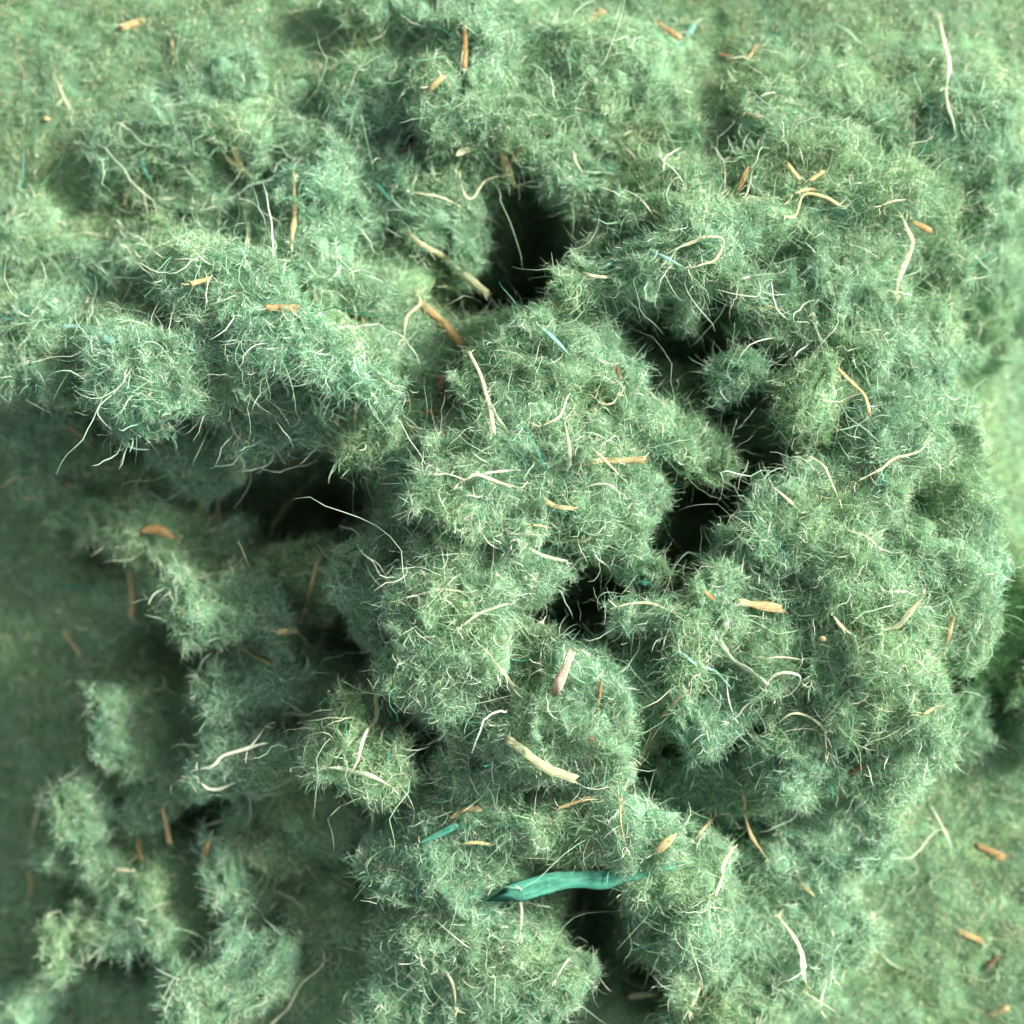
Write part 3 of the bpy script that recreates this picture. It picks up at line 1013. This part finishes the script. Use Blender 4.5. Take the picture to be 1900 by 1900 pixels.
# (name, category), label, points, width px, material, ends, options
ITEMS = [
 (CH,'blurred tan rectangular chip on the smooth floor at the top left',[(232,49),(266,38)],15,'tan','blunt',{}),
 (SP,'forked cream splinter on the floor left of the wide top left tuft',[(103,146),(118,180),(134,208)],8,'cream','blunt',{}),
 (SP,'short second prong of the forked cream splinter',[(113,148),(113,165),(118,182)],4,'cream','point',{}),
 (SE,'small oval tan seed under the forked cream splinter',[(79,220),(94,221)],9,'tan','round',{'thick':.7}),
 (CH,'short tan chip upright on the lower edge of the wide top left tuft',[(237,334),(236,355),(232,373)],10,'tan','blunt',{}),
 (LF,'upper of the two leaf shaped yellow flakes at upper left',[(431,271),(440,290),(450,312)],15,'yellow','point',{'thick':.15,'lift':2.2}),
 (LF,'lower of the two leaf shaped yellow flakes at upper left',[(416,291),(440,308),(468,328)],13,'yellow','point',{'thick':.15,'lift':2.4}),
 (SP,'tall cream spindle splinter above the bright tangled tuft',[(451,385),(461,425),(458,455),(450,487)],12,'cream','point',{'frays':5,'lift':2.2}),
 (SP,'frayed tan upright splinter left of the long olive splinter',[(546,335),(546,400),(541,452)],11,'tan','point',{'frays':10,'lift':2.2,'lump':.3}),
 (ST,'thin straight cream straw above the wide top left tuft',[(223,178),(260,184),(298,194)],4,'cream','point',{}),
 (CH,'blurred tan chip cut by the left edge',[(2,420),(22,396)],22,'tan','blunt',{}),
 (BK,'orange bark flake in the dark gap above the bright ridge tuft',[(498,571),(543,573)],17,'orange','blunt',{'lift':3}),
 (TE,'pale teal ribbon at the left between two tufts',[(120,605),(160,609),(210,636)],12,'tealp','blunt',{'thick':.15,'lift':2}),
 (TE,'thin teal sliver on the wide top left tuft',[(262,286),(266,312),(280,336)],7,'teal','point',{'lift':1.8}),
 (TE,'teal smear of fibres right of the two leaf shaped flakes',[(524,312),(548,312),(576,322)],10,'teal','point',{'lift':1.8}),
 (SP,'faint tan stick on the floor left of the lone wisp',[(317,68),(319,85),(323,106)],7,'tan','point',{}),
 (LF,'tiny blurred straw flake on the smooth floor at left',[(69,309),(62,324)],8,'cream','point',{'thick':.2}),
 (BK,'faint brown sliver at the left foot of the fuzzy ball',[(566,168),(570,185),(564,204)],8,'brown','point',{}),
 (ST,'cream straw slanting down on the low left tuft',[(150,478),(180,502),(222,536)],6,'cream','point',{'wig':2}),
 (ST,'second cream straw just right of the slanting straw on the low left tuft',[(110,560),(140,590),(158,562)],4,'cream','point',{'wig':2}),
 (CH,'small tan stub on top of the bright tangled tuft',[(357,526),(384,518)],11,'tan','blunt',{'lift':2.4}),
 (SP,'small upright yellow splinter below the orange jointed stick at left',[(672,592),(683,627)],6,'yellow','blunt',{'lift':2}),
 (CH,'tiny square tan chip in the bright tangled tuft',[(358,588),(374,588)],10,'tan','blunt',{'lift':2}),
 (ST,'long thin pale straw along the dark hollow edge at left',[(80,440),(160,436),(250,446),(320,446)],3.5,'cream','point',{'wig':3}),
 (ST,'bent pale straw pair over the tuft right of the low left hollow',[(262,476),(320,478),(372,470)],4,'pale','point',{'wig':4}),
 (SP,'upright orange brown splinter at the top between two bright clumps',[(862,52),(863,88),(862,124)],11,'orange','blunt',{'lift':2.6,'frays':4}),
 (CH,'small tan chip right of the fuzzy ball gap',[(800,163),(818,145)],13,'tan','blunt',{'lift':2.2}),
 (SP,'tan split stick above the dark centre hollow',[(930,268),(940,305),(953,341)],14,'tan','blunt',{'lift':3.2}),
 (BK,'small orange stub beside the tan split stick',[(966,275),(952,296)],9,'orange','blunt',{'lift':1.5}),
 (CH,'faded tan chip at the top edge right of centre',[(1079,52),(1115,23)],12,'tan','blunt',{}),
 (CH,'bright orange chip at the top right of centre',[(1221,44),(1254,66)],13,'orange','blunt',{'lift':1.8}),
 (TE,'pale teal fleck right of the bright orange chip',[(1268,76),(1293,40)],14,'tealp','point',{'thick':.2}),
 (BK,'small orange flake in the gap left of the curled pale flake',[(752,279),(770,270)],17,'orange','blunt',{'lift':1}),
 (LF,'curled pale flake on the tuft left of the tan split stick',[(845,290),(860,280),(885,275)],14,'cream','point',{'thick':.2,'lift':2.4}),
 (SP,'long olive tan splinter crossing to the dark centre hollow',[(735,412),(770,447),(820,475),(860,510),(895,540)],14,'olive','blunt',{'lift':3,'frays':6,'lump':.18}),
 (BK,'thick orange stick half, lower piece with the dark joint',[(822,601),(856,640)],20,'orange','blunt',{'thick':.8,'lift':3.0,'lump':.05}),
 (BK,'thick orange stick half, upper piece above the dark joint',[(783,566),(819,598)],18,'orange','blunt',{'thick':.8,'lift':2.6,'lump':.05}),
 (ST,'short bright white thread at the foot of the dark centre hollow',[(858,540),(880,558),(916,582)],5,'white','point',{'lift':4}),
 (ST,'cream root curling down left of the thick orange stick',[(776,545),(780,562),(757,590),(750,628)],7,'cream','point',{'lift':2.5,'frays':4,'wig':2}),
 (TE,'teal sliver left of the ragged rim tuft',[(695,336),(708,352),(727,375)],8,'teal','point',{'lift':2.4}),
 (ST,'pale straw lying over the ragged rim tuft',[(760,356),(800,360),(850,380)],5,'cream','point',{'lift':2.2,'wig':2}),
 (ST,'looping pale straw on the ragged rim tuft',[(853,330),(860,360),(880,368),(900,335),(935,325)],5,'cream','point',{'lift':2.8}),
 (TE,'long teal strand on the bright stringy shelf',[(1135,458),(1180,462),(1225,474),(1270,496)],9,'tealp','point',{'lift':2.8}),
 (TE,'short teal strand crossing low on the bright stringy shelf',[(1118,496),(1135,488),(1160,476)],7,'tealp','point',{'lift':2.4}),
 (ST,'cream straw laid along the left part of the stringy shelf',[(985,505),(1040,490),(1090,505),(1160,522)],7,'cream','point',{'lift':2.4,'wig':4}),
 (ST,'curved cream straw on the right part of the stringy shelf',[(1230,475),(1310,440),(1342,450),(1330,480),(1280,498)],8,'cream','point',{'lift':2.4}),
 (ST,'thin pale straw at the right end of the stringy shelf',[(1370,520),(1400,512),(1440,508)],4,'white','point',{'lift':2}),
 (TE,'blurred teal sliver on the clump above the centre ball',[(1000,605),(1025,625),(1056,658)],9,'tealp','point',{'lift':2}),
 (SE,'tiny orange seed in the dark centre hollow',[(1037,408),(1048,402)],9,'orange','round',{'thick':.8,'lift':4}),
 (BK,'tiny orange fleck on the slope right of the split stick',[(1141,258),(1148,272)],7,'orange','blunt',{'lift':1.8}),
 (SP,'small upright pale splinter right of the tan split stick',[(1063,275),(1070,300),(1082,322)],6,'cream','point',{'lift':2}),
 (ST,'wavy cream straw on the dim tuft behind the shelf',[(1155,350),(1185,365),(1200,385),(1214,402)],5,'cream','point',{'lift':2,'wig':2}),
 (SP,'small orange stick at the top right floor',[(1329,98),(1350,104),(1372,111)],7,'orange','point',{}),
 (SP,'faint tan stick beside the small orange stick at the top right',[(1405,84),(1388,110)],8,'tan','blunt',{}),
 (SP,'faded tan sliver under the blurred low tuft at top right',[(1364,205),(1390,213),(1424,221)],9,'tan','point',{}),
 (BK,'rusty brown flake left of the yellow bent straws',[(1389,308),(1380,330),(1368,356)],12,'orange','point',{'lift':1.8}),
 (CH,'yellow stub on top of the tuft with bent straws, left one',[(1462,306),(1482,331)],9,'yellow','blunt',{'lift':2.6}),
 (CH,'yellow stub on top of the tuft with bent straws, right one',[(1504,334),(1524,321)],9,'yellow','blunt',{'lift':2.6}),
 (ST,'angular yellow straw bent like an elbow at upper right',[(1455,402),(1476,396),(1490,364),(1530,366),(1556,380)],6,'yellow','blunt',{'lift':3}),
 (ST,'shorter yellow straw just above the elbow bent straw',[(1472,360),(1495,352),(1520,352)],8,'yellow','point',{'lift':2.8}),
 (BK,'orange brown bark chip at upper right above the long cream splinter',[(1684,404),(1702,416),(1723,427)],11,'orange','blunt',{'lift':2.6}),
 (SP,'long bright cream splinter at right, frayed at its foot',[(1674,404),(1692,450),(1682,482),(1668,520),(1664,546)],12,'cream','point',{'frays':12,'lift':3}),
 (SP,'tall cream spike of straw at the top right corner',[(1744,38),(1752,80),(1762,120),(1756,160)],11,'cream','point',{'frays':10,'lift':4}),
 (ST,'pale green stem running down from the tall spike of straw',[(1756,150),(1760,200),(1774,252)],8,'pale','point',{'lift':3}),
 (ST,'thin white straw bent in the bluish bright tuft at right',[(1697,208),(1696,260),(1686,308)],4,'white','point',{'lift':2.4,'wig':2}),
 (ST,'second thin white straw right of the bent one in the bluish tuft',[(1744,260),(1742,300),(1738,336)],4,'white','point',{'lift':2.4,'wig':2}),
 (ST,'short bright straw on the tuft above the orange brown bark chip',[(1634,382),(1660,374),(1682,370)],7,'cream','point',{'lift':2.6}),
 (CH,'tan oval chip above the small oval olive tuft',[(1476,652),(1498,661),(1524,676)],12,'tan','point',{'thick':.3,'lift':4}),
 (SP,'yellow tan sliver under the right end of the stringy shelf',[(1388,574),(1415,568),(1442,572)],10,'yellow','point',{'lift':2.4}),
 (BK,'big blurred orange block chip in the gap left of the olive oval',[(1412,672),(1410,700),(1414,735)],26,'orange','blunt',{'lift':2}),
 (SP,'jointed tan stick right of the small oval olive tuft',[(1556,686),(1582,712),(1604,735),(1613,764)],9,'tan','blunt',{'lift':3}),
 (CH,'thick tan chip with a ragged end on the shaggy right clump',[(1374,1117),(1400,1122),(1440,1128)],17,'tan','blunt',{'lift':3.2,'lump':.25}),
 (CH,'tan chip with a teal tip at the narrow dark cleft',[(1206,1081),(1246,1080)],15,'tan','blunt',{'lift':2.6}),
 (TE,'teal fibre dab at the end of the tan chip by the dark cleft',[(1196,1082),(1208,1086)],12,'teal','blunt',{'lift':2.8}),
 (BK,'small brown sliver right of the tan chip with a teal tip',[(1304,1094),(1328,1116)],9,'orange','point',{'lift':2}),
 (SE,'round tan seed on the pale clump of the right mound',[(1519,1185),(1533,1185)],12,'tan','round',{'thick':.8,'lift':2.4}),
 (SP,'faint orange stick on the hollowed slope at far right',[(1772,1130),(1762,1165),(1755,1200)],12,'tan','point',{'lift':2}),
 (BK,'tiny brown chip on the pale slope near the right edge',[(1784,730),(1796,738),(1810,744)],7,'brown','blunt',{'lift':1.6}),
 (SP,'long brown and cream strand across the right mound',[(1588,895),(1620,880),(1660,850),(1700,835),(1722,818)],7,'cream','point',{'lift':2.6,'wig':3,'frays':5}),
 (SP,'thin brown sliver lying under the brown and cream strand',[(1605,888),(1640,866),(1682,845)],7,'brown','point',{'lift':1.5}),
 (ST,'curled white loop of straw on the lower right clump',[(1352,1340),(1385,1310),(1412,1285),(1428,1256),(1458,1245),(1482,1254),(1484,1272),(1462,1288),(1440,1296)],6,'white','point',{'lift':4,'frays':4}),
 (ST,'pale green ribbon straw ending at the curled white loop',[(1336,1192),(1360,1222),(1388,1240),(1420,1268)],11,'pale','blunt',{'lift':3.4,'thick':.25}),
 (ST,'pale teal straw left of the pale green ribbon straw',[(1250,1202),(1290,1228),(1330,1248),(1352,1272)],8,'tealp','blunt',{'lift':3}),
 (ST,'thin white thread hanging from the pale teal straw',[(1348,1268),(1352,1300),(1362,1330)],5,'white','point',{'lift':3}),
 (ST,'horizontal pale spike right of the pale green ribbon straw',[(1420,1222),(1455,1220),(1488,1224)],4,'cream','point',{'lift':3}),
 (SP,'cream splinter with knuckles above the big centre ball',[(872,657),(888,690),(900,725),(910,765),(916,802)],9,'cream','blunt',{'lift':3.2,'lump':.2,'frays':6}),
 (ST,'second pale strand just right of the cream splinter with knuckles',[(908,740),(925,775),(950,810)],7,'pale','point',{'lift':2.6}),
 (LF,'upright pale green leaf shaped flake on the centre mass',[(1047,782),(1055,825),(1056,860),(1050,876)],10,'pale','point',{'lift':3.6,'thick':.25}),
 (SP,'wide tan stick half buried in the centre mass',[(1058,860),(1120,855),(1192,853)],14,'tan','blunt',{'lift':1.4}),
 (ST,'cream straw slanting over the wide buried tan stick',[(1092,824),(1120,850),(1150,882)],6,'cream','point',{'lift':3.4}),
 (ST,'bent pale straw crossing the middle of the centre ball',[(848,898),(890,880),(930,898),(966,906)],6,'cream','point',{'lift':2.6}),
 (ST,'straight pale straw on top of the centre ball above the bent one',[(890,880),(920,876),(956,872)],6,'white','point',{'lift':2.8}),
 (CH,'small yellow tan chip on the right side of the centre ball',[(1016,932),(1032,940),(1052,944)],11,'yellow','blunt',{'lift':2.8}),
 (BK,'narrow brown chip below the small yellow tan chip',[(1012,976),(1022,986),(1036,998)],9,'brown','blunt',{'lift':2.6}),
 (CH,'tiny tan stub left of the narrow brown chip',[(990,974),(1006,976)],5,'tan','blunt',{'lift':2.4}),
 (ST,'long pale curve of straw under the narrow brown chip',[(992,1002),(1040,1008),(1085,1002),(1124,974)],7,'cream','point',{'lift':2.6}),
 (ST,'pale green straw with a blunt tip below the centre ball',[(962,1004),(990,1022),(1012,1038),(1048,1041)],9,'pale','blunt',{'lift':2.6}),
 (ST,'thin straw running right on the combed centre tuft',[(1080,908),(1105,898),(1128,902),(1148,912)],5,'white','point',{'lift':2.8,'wig':1.5}),
 (SP,'small upright tan chip on the clump above the centre mass',[(1110,745),(1104,766),(1099,786)],8,'tan','point',{'lift':2.6}),
 (BK,'dark brown stub left of the clump above the centre ball',[(816,704),(819,738)],14,'brown','blunt',{'lift':3,'thick':.8}),
 (BK,'small knobbly tan bit above the stringy tuft',[(796,764),(811,769)],12,'orange','blunt',{'lift':2.4}),
 (ST,'thick cream strand curling at the end of the bright ridge',[(655,724),(672,748),(690,765),(722,778)],9,'cream','point',{'lift':2.4}),
 (ST,'pale green strand above the thick curling cream strand',[(705,700),(738,728),(766,758)],8,'pale','blunt',{'lift':2.4}),
 (ST,'pale straw bent like a hook right of the centre clump, upper arm',[(1204,724),(1228,712),(1258,703)],8,'pale','point',{'lift':2.8}),
 (ST,'lower arm of the hook bent pale straw right of the centre clump',[(1203,724),(1222,745),(1252,764)],9,'pale','point',{'lift':2.6}),
 (ST,'frayed white splinter standing by the upper dark gap at right',[(1216,613),(1206,640),(1200,674)],7,'white','point',{'lift':4,'frays':10}),
 (ST,'frayed pale strand rising from the shaggy lower clump',[(992,1076),(985,1105),(970,1130),(952,1160)],8,'pale','point',{'lift':3.4,'frays':10}),
 (ST,'cream straw sticking out over the narrow dark cleft',[(1118,1085),(1140,1090),(1165,1108),(1195,1118)],7,'cream','point',{'lift':3.6,'frays':4}),
 (ST,'second cream straw just below the one over the dark cleft',[(1146,1126),(1175,1118),(1210,1120),(1245,1135)],7,'cream','point',{'lift':3.4}),
 (BK,'speckled brown and white bark chip above the lower ball',[(1058,1216),(1048,1242),(1036,1270)],19,'speck','blunt',{'lift':4.2,'thick':.5}),
 (SP,'upright reddish tan splinter on the bright lower ball',[(1116,1256),(1113,1285),(1108,1318)],8,'orange','point',{'lift':2.6}),
 (SE,'round red brown seed on the bright lower ball',[(1093,1371),(1103,1371)],9,'brown','round',{'thick':.9,'lift':2.4}),
 (SP,'wide pale tan stick below the bright lower ball',[(945,1375),(985,1405),(1020,1428),(1062,1444)],20,'olive','blunt',{'lift':3.2,'lump':.1}),
 (ST,'forked pale strand left of the speckled bark chip',[(915,1225),(935,1250),(950,1275),(956,1320)],7,'cream','point',{'lift':3,'frays':5}),
 (ST,'upright pale strand left of the speckled bark chip',[(1004,1205),(1003,1240),(1012,1275)],8,'pale','point',{'lift':3}),
 (ST,'branching white thread above the speckled bark chip',[(1008,1158),(1030,1180),(1052,1196),(1078,1208)],4,'white','point',{'lift':4.2,'frays':8}),
 (TE,'thin teal curve on the stringy tuft',[(934,1200),(944,1220),(964,1226),(992,1224)],3.5,'teal','point',{'lift':2.6}),
 (TE,'thin teal thread hanging into the lower left dark gap',[(756,1318),(742,1350),(724,1385),(716,1436)],3.5,'teal','point',{'lift':4}),
 (ST,'long cream white straw crossing the wiry tuft',[(696,1290),(694,1330),(672,1380),(655,1430),(628,1474)],10,'cream','taper',{'lift':4,'frays':6}),
 (ST,'pale green strip below the long cream white straw',[(606,1424),(650,1430),(700,1444),(726,1460)],13,'pale','point',{'lift':3,'thick':.25}),
 (ST,'long tan root winding down right of the lower ball',[(1290,1284),(1262,1292),(1232,1325),(1206,1362),(1192,1405),(1172,1440),(1156,1470),(1152,1510),(1162,1572)],9,'tan','point',{'lift':3.4,'lump':.25}),
 (LF,'yellow tan leaf shaped flake above the end of the teal strip',[(1218,1585),(1232,1568),(1256,1546)],19,'yellow','point',{'thick':.12,'lift':3.4}),
 (TE,'big crinkled teal strip, the largest teal piece in the pile',[(970,1652),(1010,1640),(1060,1632),(1120,1632),(1170,1620),(1226,1607)],35,'teal','blunt',{'thick':.1,'flat':True,'lift':2.9,'lump':.12,'wig':1.0}),
 (TE,'dark teal flake on the lower shaggy clump',[(776,1566),(815,1548),(845,1534),(876,1538)],14,'teal','point',{'lift':2.8,'thick':.2}),
 (SP,'small yellow splinter right of the dark teal flake',[(855,1566),(880,1564),(920,1568)],8,'yellow','point',{'lift':3}),
 (SP,'flat pale tan splinter above the dark teal flake',[(840,1516),(862,1504),(886,1500)],11,'tan','blunt',{'lift':2.6}),
 (ST,'small hooked orange straw left of the lower clumps',[(690,1574),(674,1584),(688,1602),(710,1618)],5,'tan','point',{'lift':3}),
 (SP,'tan sliver above the big teal strip',[(1040,1498),(1065,1488),(1092,1480)],9,'tan','blunt',{'lift':2.8}),
 (SP,'faint tan stick left of the lower ball over the dark gap',[(726,1318),(755,1317),(786,1318)],9,'tan','blunt',{'lift':2.6}),
 (ST,'bright pale thread hanging below the big teal strip',[(1090,1655),(1080,1710),(1062,1760),(1032,1818)],5,'white','point',{'lift':8,'wig':2}),
 (SP,'white tipped splinter below the left end of the teal strip',[(962,1660),(968,1690),(966,1732)],8,'white','taper',{'lift':3.4}),
 (ST,'forked cream straw on the lower clump',[(806,1778),(828,1800),(842,1830),(846,1868)],6,'cream','point',{'lift':2.8,'frays':5,'wig':2}),
 (CH,'lone cream stub at the bottom edge right of the middle',[(1172,1849),(1208,1846)],13,'cream','blunt',{'lift':3.4}),
 (ST,'orange brown root at lower right pointing down',[(1377,1462),(1384,1510),(1392,1546),(1424,1594)],8,'tan','point',{'lift':4,'lump':.2}),
 (SP,'thin tan splinter left of the orange brown root',[(1328,1514),(1305,1538),(1287,1561)],6,'tan','point',{'lift':3}),
 (ST,'short cream root with a knob at lower right',[(1358,1576),(1341,1604),(1338,1630),(1328,1658)],8,'cream','blunt',{'lift':3}),
 (ST,'split cream splinter bundle near the bottom right',[(1446,1702),(1470,1738),(1486,1775),(1498,1830)],13,'cream','point',{'lift':3,'frays':14}),
 (LF,'yellow flake above the split cream splinter bundle',[(1476,1612),(1490,1640),(1512,1664)],10,'yellow','point',{'lift':2,'thick':.2}),
 (ST,'long blurred pale green straw right of the split bundle',[(1545,1738),(1538,1780),(1530,1830),(1524,1874)],7,'pale','point',{'lift':2,'wig':2}),
 (ST,'Y shaped cream straw at the bottom edge',[(1302,1812),(1292,1840),(1281,1874)],8,'cream','point',{'lift':2.6,'frays':6}),
 (BK,'small rusty chip on the lower right slope',[(1582,1432),(1598,1422)],11,'brown','blunt',{'lift':2}),
 (CH,'blurred orange chip on the floor at lower right',[(1818,1572),(1852,1588)],15,'orange','blunt',{}),
 (CH,'blurred reddish chip on the floor near the bottom right corner',[(1780,1727),(1818,1744)],15,'orange','blunt',{}),
 (BK,'blurred brown splinter near the bottom right corner',[(1826,1804),(1856,1768)],10,'brown','point',{}),
 (CH,'blurred tan chip in the bottom right corner',[(1836,1884),(1866,1872)],13,'tan','blunt',{}),
 (ST,'thin white straw over the blurred floor at lower right',[(1722,1488),(1745,1530),(1768,1580)],4,'white','point',{'lift':3}),
 (LF,'blurred pale flake on the floor right of the split bundle',[(1614,1688),(1622,1720)],14,'cream','point',{'thick':.25}),
 (TE,'thin teal thread on the lower right slope',[(1540,1432),(1542,1455),(1546,1484)],8,'teal','point',{'lift':2.4}),
 (SP,'cream tan splinter at the foot of the bluish left tuft',[(284,742),(298,765),(300,790),(304,806)],11,'cream','blunt',{'lift':3,'frays':7}),
 (ST,'tan root hanging in the left hollow, left one',[(432,825),(447,862),(440,890),(404,930),(396,978)],12,'olive','blunt',{'lift':6,'lump':.2}),
 (ST,'thicker tan root hanging in the left hollow, right one',[(592,878),(560,910),(520,955),(500,990),(496,1042)],15,'olive','blunt',{'lift':5,'lump':.12}),
 (BK,'dark red block chip deep in the left hollow',[(546,850),(582,850)],22,'orange','blunt',{'lift':1.2}),
 (BK,'rust orange chip at the left edge of the left hollow',[(88,914),(108,908),(126,896)],13,'orange','blunt',{'lift':2}),
 (BK,'orange brown leaf shaped flake in the left hollow',[(258,986),(290,982),(326,1000)],22,'orange','point',{'thick':.2,'lift':2.4}),
 (CH,'small tan chip left of the rust orange chip',[(34,928),(58,924)],8,'tan','blunt',{'lift':2}),
 (SP,'blurred tan brown stick below the orange leaf flake',[(240,1062),(246,1100),(244,1142)],12,'tan','blunt',{'lift':2}),
 (SP,'small tan stick at the left above the blurred roll',[(122,1178),(132,1192),(145,1208)],8,'tan','blunt',{'lift':1.6}),
 (SE,'tiny tan seed at the left edge',[(4,1115),(13,1116)],8,'tan','round',{'thick':.8}),
 (SP,'thin orange sliver between the two hanging tan roots',[(468,948),(500,946)],7,'orange','point',{'lift':2.4}),
 (BK,'orange red stick in the gap left of the shaggy lower clump',[(562,1152),(592,1158),(628,1162)],15,'orange','point',{'lift':3}),
 (CH,'yellow tan nub at the tip of the oval tuft',[(520,1172),(546,1170)],13,'yellow','blunt',{'lift':2.6}),
 (ST,'thin winding tan root below the thick hanging root',[(632,985),(604,1018),(586,1050),(576,1085),(566,1130),(552,1180)],8,'tan','point',{'lift':5,'lump':.2}),
 (ST,'short branch joining the top of the thin winding tan root',[(568,955),(584,972),(592,1000),(588,1045)],7,'cream','point',{'lift':4}),
 (ST,'blurred tan straw above the combed tuft at left',[(438,1192),(468,1218),(508,1238)],9,'tan','point',{'lift':3}),
 (TE,'blurred dark teal thread at the left',[(94,1085),(135,1090),(180,1086)],5,'teal','point',{'lift':1.6}),
 (ST,'bright white frayed straw at lower left',[(366,1428),(396,1420),(412,1404),(450,1392),(498,1378)],8,'white','point',{'lift':6}),
 (ST,'thin white straw crossing the bright white frayed straw',[(458,1392),(478,1372),(492,1348)],4,'white','point',{'lift':6.5}),
 (ST,'bright knob ended straw below the bright white frayed straw',[(372,1452),(388,1466),(410,1462),(440,1450)],7,'white','point',{'lift':3.4}),
 (ST,'long cream straw at the bottom left pointing up right',[(502,1902),(535,1868),(560,1832),(604,1782)],8,'cream','taper',{'lift':6,'frays':3}),
 (SP,'blurred brown stick in the gap right of the tall lower left tuft',[(302,1500),(314,1560)],9,'tan','blunt',{'lift':4}),
 (SP,'blurred orange brown stick on the tall lower left tuft',[(256,1552),(258,1580),(264,1608)],11,'orange','point',{'lift':2}),
 (SP,'blurred brown stick left of the bean shaped tuft',[(388,1556),(376,1600)],9,'orange','blunt',{'lift':4}),
 (SP,'small cream splinter on the green tuft at lower left',[(218,1614),(248,1616)],7,'cream','blunt',{'lift':2.2}),
 (ST,'pale bent straw hooking the left side of the tall lower left tuft',[(108,1440),(80,1470),(72,1500),(62,1530),(58,1560)],6,'cream','point',{'lift':3}),
 (ST,'pale straw arching over the bean shaped tuft',[(372,1536),(410,1528),(452,1524)],7,'pale','point',{'lift':4}),
 (SP,'forked blurred brown twig near the left bottom edge',[(50,1608),(56,1640),(50,1676)],7,'tan','point',{'lift':2}),
 (ST,'white curl tuft above the centre ball left side',[(866,784),(872,793),(884,788),(888,780),(896,781),(898,792)],4,'white','point',{'lift':2.6}),
 (SP,'tan brown upright splinter in the middle right clump under the elbow straw',[(1143,675),(1146,690),(1150,710)],7,'brown','point',{'lift':2.4}),
 (TE,'small teal dab on the left of the centre ball',[(873,846),(884,851)],6,'teal','blunt',{'lift':2.2}),
 (TE,'tiny upright teal dash in the centre ball',[(898,886),(896,903)],5,'teal','blunt',{'lift':2.4}),
 (ST,'arched pale straw above the lower right slope',[(1440,1345),(1465,1322),(1500,1328),(1530,1350),(1534,1395)],7,'cream','point',{'lift':3,'wig':2}),
 (ST,'pale straw crossing the bright clump of the right mound',[(1545,1140),(1565,1165),(1592,1186)],8,'cream','point',{'lift':2.8}),
 (SP,'olive curved blade on the far right of the mound',[(1628,1170),(1665,1160),(1690,1135),(1715,1105)],12,'olive','point',{'lift':2.6,'thick':.2}),
 (SP,'straight pale straw lying in the far right mound edge',[(1640,1098),(1686,1098)],7,'white','point',{'lift':2.6}),
 (SP,'cream and tan crossed sprig at the outer edge of the right mound',[(1712,1326),(1736,1312)],8,'tan','point',{'lift':2.6,'frays':8}),
 (ST,'cream straw crossing the shaggy right clump near its top',[(1433,902),(1458,925),(1485,950)],7,'cream','point',{'lift':3}),
 (ST,'thin wavy root on the shaggy right clump',[(1490,840),(1528,862),(1545,895),(1556,925)],5,'cream','point',{'lift':3,'wig':3}),
 (ST,'straight cream straw on the shaded tuft behind the curled loop',[(1430,1064),(1465,1090),(1480,1095)],7,'cream','point',{'lift':3}),
 (ST,'long bent straw at the foot of the centre clump',[(1002,792),(1035,775),(1048,742),(1058,728)],6,'cream','point',{'lift':2.6}),
 (ST,'hooked cream straw right of the long bent straw',[(1104,738),(1116,748),(1136,746),(1146,735)],6,'cream','point',{'lift':2.8}),
 (SP,'short tan stick left of the dark left hollow near the left edge',[(127,792),(142,802),(157,816)],7,'tan','blunt',{'lift':1}),
 (ST,'faint olive straw above the short tan stick at the left hollow',[(150,742),(160,790),(176,832)],7,'olive','point',{'lift':1.5}),
 (ST,'faint cream straw cut by the left edge above the small tan chip',[(2,905),(28,886),(60,878)],7,'cream','point',{'lift':1.5}),
 (ST,'thin tan straw right of the orange leaf flake',[(352,972),(390,958),(436,962)],5,'tan','point',{'lift':2}),
 (ST,'crossed olive straw below the left hanging root',[(384,1068),(430,1040),(462,1008)],6,'olive','point',{'lift':3}),
 (ST,'long dim straw between the oval tuft and the right hanging root',[(380,1075),(450,1052),(520,1062)],5,'olive','point',{'lift':3}),
 (ST,'pale arched straw at the top of the left hollow',[(226,850),(250,818),(276,800)],4,'pale','point',{'lift':2}),
 (ST,'thin cream straw standing in the dark left hollow',[(428,770),(436,800),(450,820)],4,'cream','point',{'lift':4}),
 (ST,'small forked tan straw right of the dark left hollow',[(628,790),(640,812),(664,826)],6,'tan','point',{'lift':3,'frays':6}),
 (ST,'short upright tan straw beside the forked one',[(660,762),(658,790),(664,808)],5,'tan','point',{'lift':3}),
 (ST,'cream straw falling over the left dark gap',[(745,1110),(780,1100),(815,1092),(870,1100)],5,'cream','point',{'lift':2.4,'wig':3}),
 (ST,'long pale straw on the shaggy clump below the centre ball',[(855,1165),(895,1135),(935,1120),(948,1122)],8,'pale','point',{'lift':3,'wig':2}),
]
for (nm, cat), lab, pts, w, mk, ends, opt in ITEMS:
    opt = dict(opt)
    opt['lift'] = opt.get('lift', 0.1)
    piece(nm, cat, lab, pts, w, mk, ends, **opt)
tri = sum(sum(len(p.vertices) - 2 for p in []) or len(m.loops) - 2 * len(m.polygons) for m in bpy.data.meshes)
print('TOTAL TRIS', tri, 'OBJECTS', len(bpy.data.objects))
